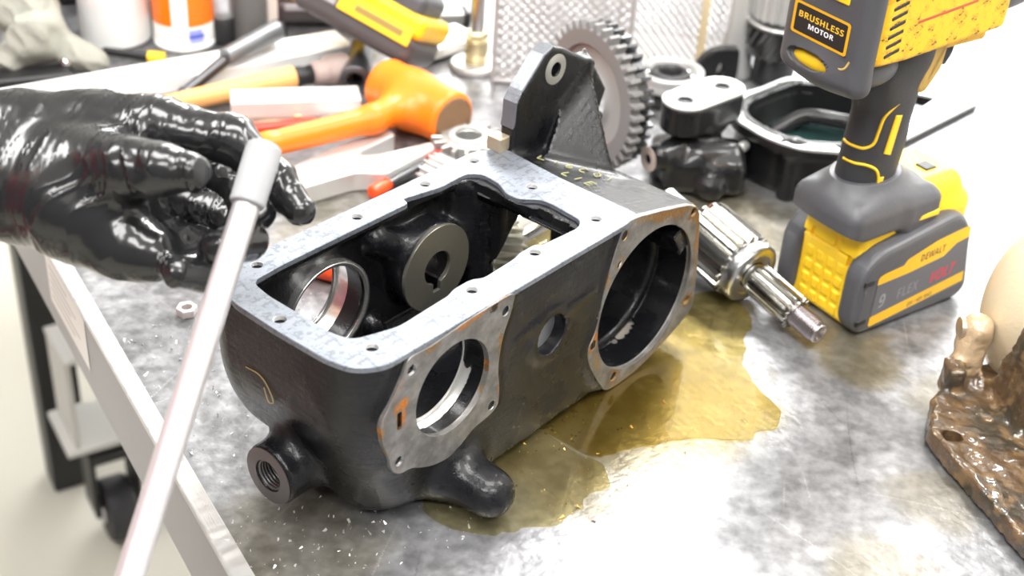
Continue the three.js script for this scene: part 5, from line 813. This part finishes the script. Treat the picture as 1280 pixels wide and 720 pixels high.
// ---------------------------------------------------------------- bottles and cans
{
  const t = thing('white_bottle', 'tall plain white bottle standing behind the grey work glove', 'bottle', [-0.441, y0, -1.352]);
  part('body', lathe([[0, 0], [0.034, 0], [0.037, 0.003], [0.037, 0.15], [0.03, 0.172], [0.012, 0.18], [0.012, 0.19], [0, 0.19]], 48), M.white, t); part('cap', at(lathe([[0, 0], [0.014, 0], [0.014, 0.018], [0, 0.018]], 32), 0, 0.188, 0), M.red, t); part('label', at(new THREE.CylinderGeometry(0.0372, 0.0372, 0.09, 48, 1, true, -0.9, 1.6), 0, 0.09, 0), std({ color: L3(0.9, 0.84, 0.84), roughness: 0.4 }), t);
}
{
  const t = thing('spray_can', 'orange and white spray can with a blue mark near its base', 'spray can', [-0.367, y0, -1.352]);
  const wrap = canvasTex(1024, 512, (c, w, h) => { c.fillStyle = '#fbfaf6'; c.fillRect(0, 0, w, h); c.fillStyle = '#ff7a0a'; c.fillRect(0, 0, w, h * 0.82); c.fillStyle = '#fbfaf6'; c.fillRect(w * 0.445, 0, w * 0.085, h); c.fillStyle = '#9aa4e6'; c.fillRect(w * 0.53, h * 0.845, w * 0.075, h * 0.04); c.fillStyle = '#5560c8'; c.fillRect(w * 0.53, h * 0.885, w * 0.085, h * 0.03); c.fillStyle = '#aab2ee'; c.fillRect(w * 0.535, h * 0.915, w * 0.075, h * 0.035); });
  part('body', lathe([[0, 0], [0.031, 0], [0.0325, 0.003], [0.0325, 0.008], [0, 0.008]], 48), M.white, t);
  part('wrap', at(new THREE.CylinderGeometry(0.0322, 0.0322, 0.14, 64, 1, true).rotateY(0.2 + PI), 0, 0.074, 0), std({ map: wrap, roughness: 0.3 }), t, 'orange printed wrap with a white stripe'); part('shoulder', at(lathe([[0.0322, 0], [0.03, 0.01], [0.014, 0.016], [0, 0.017]], 48), 0, 0.144, 0), M.brightSteel, t); part('nozzle_cap', at(lathe([[0, 0], [0.024, 0], [0.024, 0.035], [0.02, 0.04], [0, 0.04]], 40), 0, 0.152, 0), M.white, t);
}
{
  const t = thing('clear_bottle', 'narrow clear bottle with a dark lower half between the orange and the grey can', 'bottle', [-0.327, y0, -1.359]);
  part('dark_base', lathe([[0, 0], [0.011, 0], [0.012, 0.002], [0.012, 0.03], [0, 0.03]], 32), M.black, t); part('body', lathe([[0.0118, 0.03], [0.0118, 0.085], [0.008, 0.1], [0.0068, 0.1], [0.0105, 0.084], [0.0105, 0.03]], 32), phys({ color: L3(0.95, 0.95, 0.97), transmission: 0.85, thickness: 0.002, roughness: 0.08 }), t); part('cap', at(lathe([[0, 0], [0.009, 0], [0.009, 0.02], [0, 0.02]], 24), 0, 0.1, 0), M.white, t);
  const d = thing('grey_can', 'dark grey cylindrical can standing behind the pale bar', 'can', [-0.303, y0, -1.376]);
  part('body', lathe([[0, 0], [0.0195, 0], [0.0205, 0.002], [0.0205, 0.14], [0.019, 0.143], [0, 0.143]], 48), std({ color: L3(0.16, 0.155, 0.15), roughness: 0.35, metalness: 0.3 }), d); part('lid', at(lathe([[0, 0], [0.018, 0], [0.018, 0.012], [0, 0.012]], 32), 0, 0.143, 0), M.black, d);
  const c = thing('red_carton', 'narrow red and cream carton standing beside the dark grey can', 'carton', [-0.289, y0, -1.402], 0.5); part('box', at(rbox(0.014, 0.12, 0.04, 0.001), 0, 0.06, 0), M.red, c); part('end_panel', at(rbox(0.0135, 0.119, 0.002, 0.0005), -0.0005, 0.06, 0.0205), std({ color: L3(0.75, 0.66, 0.6), roughness: 0.5 }), c);
}
// ---------------------------------------------------------------- left back corner: glove, tray, scraper, boxes
{
  const t = thing('work_glove', 'crumpled grey-green cloth work glove lying at the back corner of the bench', 'glove', [-0.482, y0, -1.25]);
  const f = (x, y, z) => {
    let d = sCap(x, y, z, [-0.03, 0.07, -0.03], [-0.006, 0.045, 0.0], 0.034, 0.028); d = smin(d, sCap(x, y, z, [-0.006, 0.045, 0.0], [-0.025, 0.022, 0.022], 0.026, 0.014), 0.01);
    d = smin(d, sCap(x, y, z, [0.0, 0.042, 0.0], [0.03, 0.026, 0.002], 0.022, 0.016), 0.008); d = smin(d, sCap(x, y, z, [0.03, 0.026, 0.002], [0.05, 0.018, 0.004], 0.016, 0.012), 0.008); d = smin(d, sCap(x, y, z, [-0.03, 0.075, -0.03], [-0.045, 0.13, -0.045], 0.034, 0.04), 0.012);
    d = smin(d, sCap(x, y, z, [-0.02, 0.03, 0.01], [-0.05, 0.014, 0.026], 0.013, 0.011), 0.006);
    d = max(d, 0.002 - y);
    if (abs(d) > 0.012) return d;
    const q = noise3(x * 60 + y * 40, y * 60, z * 60), r = noise3(x * 26, y * 50, z * 26); return d - 0.004 * (1 - abs(2 * q - 1)) + 0.006 * (1 - abs(2 * r - 1)) ** 3;
  };
  part('glove', field(f, [-0.11, -0.004, -0.1], [0.08, 0.16, 0.06], 0.0025), std({ color: L3(0.3, 0.3, 0.26), roughness: 0.9, bumpMap: softBump, bumpScale: 0.0006 }), t);
  const k = thing('black_tool', 'low black tool with a bright knob lying under the work glove', 'tool', [-0.487, y0, -1.215], 0.42);
  part('body', at(rbox(0.085, 0.018, 0.03, 0.005), 0, 0.009, 0), M.black, k); part('knob', at(new THREE.SphereGeometry(0.006, 16, 12), 0.036, 0.021, -0.004), M.chrome, k); part('rusty_end', at(rbox(0.03, 0.012, 0.026, 0.003), -0.052, 0.008, 0.006), std({ color: L3(0.3, 0.17, 0.1), roughness: 0.7, bumpMap: castGrain, bumpScale: 0.001 }), k);
  const s = thing('pick', 'thin black-handled pick with a yellow end lying in front of the white bottle', 'pick', [-0.41, y0 + 0.006, -1.296], -0.06);
  part('handle', rod([-0.03, 0, -0.004], [0.02, 0, 0], 0.0042, 0.0048), M.black, s); part('yellow_end', rod([0.018, 0, 0], [0.036, 0, -0.002], 0.0062, 0.0055), M.yellow, s);
  const c = thing('black_case', 'black hard case standing behind the work glove', 'case', [-0.55, y0, -1.46], 0.3);
  part('shell', at(rbox(0.2, 0.11, 0.08, 0.01, 3), 0, 0.055, 0), M.black, c); part('latch', at(rbox(0.03, 0.02, 0.008, 0.003), -0.03, 0.06, 0.042), M.steel, c); part('latch', at(rbox(0.03, 0.02, 0.008, 0.003), 0.06, 0.06, 0.042), M.steel, c);
  const e = thing('small_box', 'small black box with a pale band standing between the white bottle and the orange can', 'box', [-0.402, y0, -1.43], 0.1);
  part('shell', at(rbox(0.05, 0.12, 0.05, 0.004), 0, 0.06, 0), M.black, e); part('band', at(rbox(0.0505, 0.016, 0.0505, 0.003), 0, 0.03, 0), std({ color: L3(0.5, 0.46, 0.45), roughness: 0.5 }), e);
}
{
  const t = thing('clamp_screw', 'bright steel screw standing on a flat ring beside the mesh basket', 'screw', [-0.055, y0, -1.338]);
  part('ring', lathe([[0.01, 0], [0.026, 0], [0.027, 0.002], [0.027, 0.006], [0.025, 0.008], [0.012, 0.008], [0.01, 0.006]], 48), M.brightSteel, t); part('barrel', lathe([[0, 0.004], [0.0125, 0.004], [0.0125, 0.032], [0.011, 0.034], [0, 0.034]], 32), std({ color: L3(0.7, 0.6, 0.36), metalness: 0.7, roughness: 0.25 }), t, 'oil-yellowed barrel'); part('screw', lathe([[0, 0.03], [0.0075, 0.03], [0.0075, 0.085], [0.006, 0.088], [0, 0.088]], 24), M.steel, t); part('nut', at(extrude(poly(Array.from({ length: 6 }, (_, i) => [cos(i * PI / 3) * 0.012, sin(i * PI / 3) * 0.012])), 0.008, 0.001, 1).rotateX(-PI / 2), 0, 0.034, 0), std({ color: L3(0.8, 0.74, 0.45), metalness: 0.6, roughness: 0.3 }), t);
}
renderer.render(scene, camera);
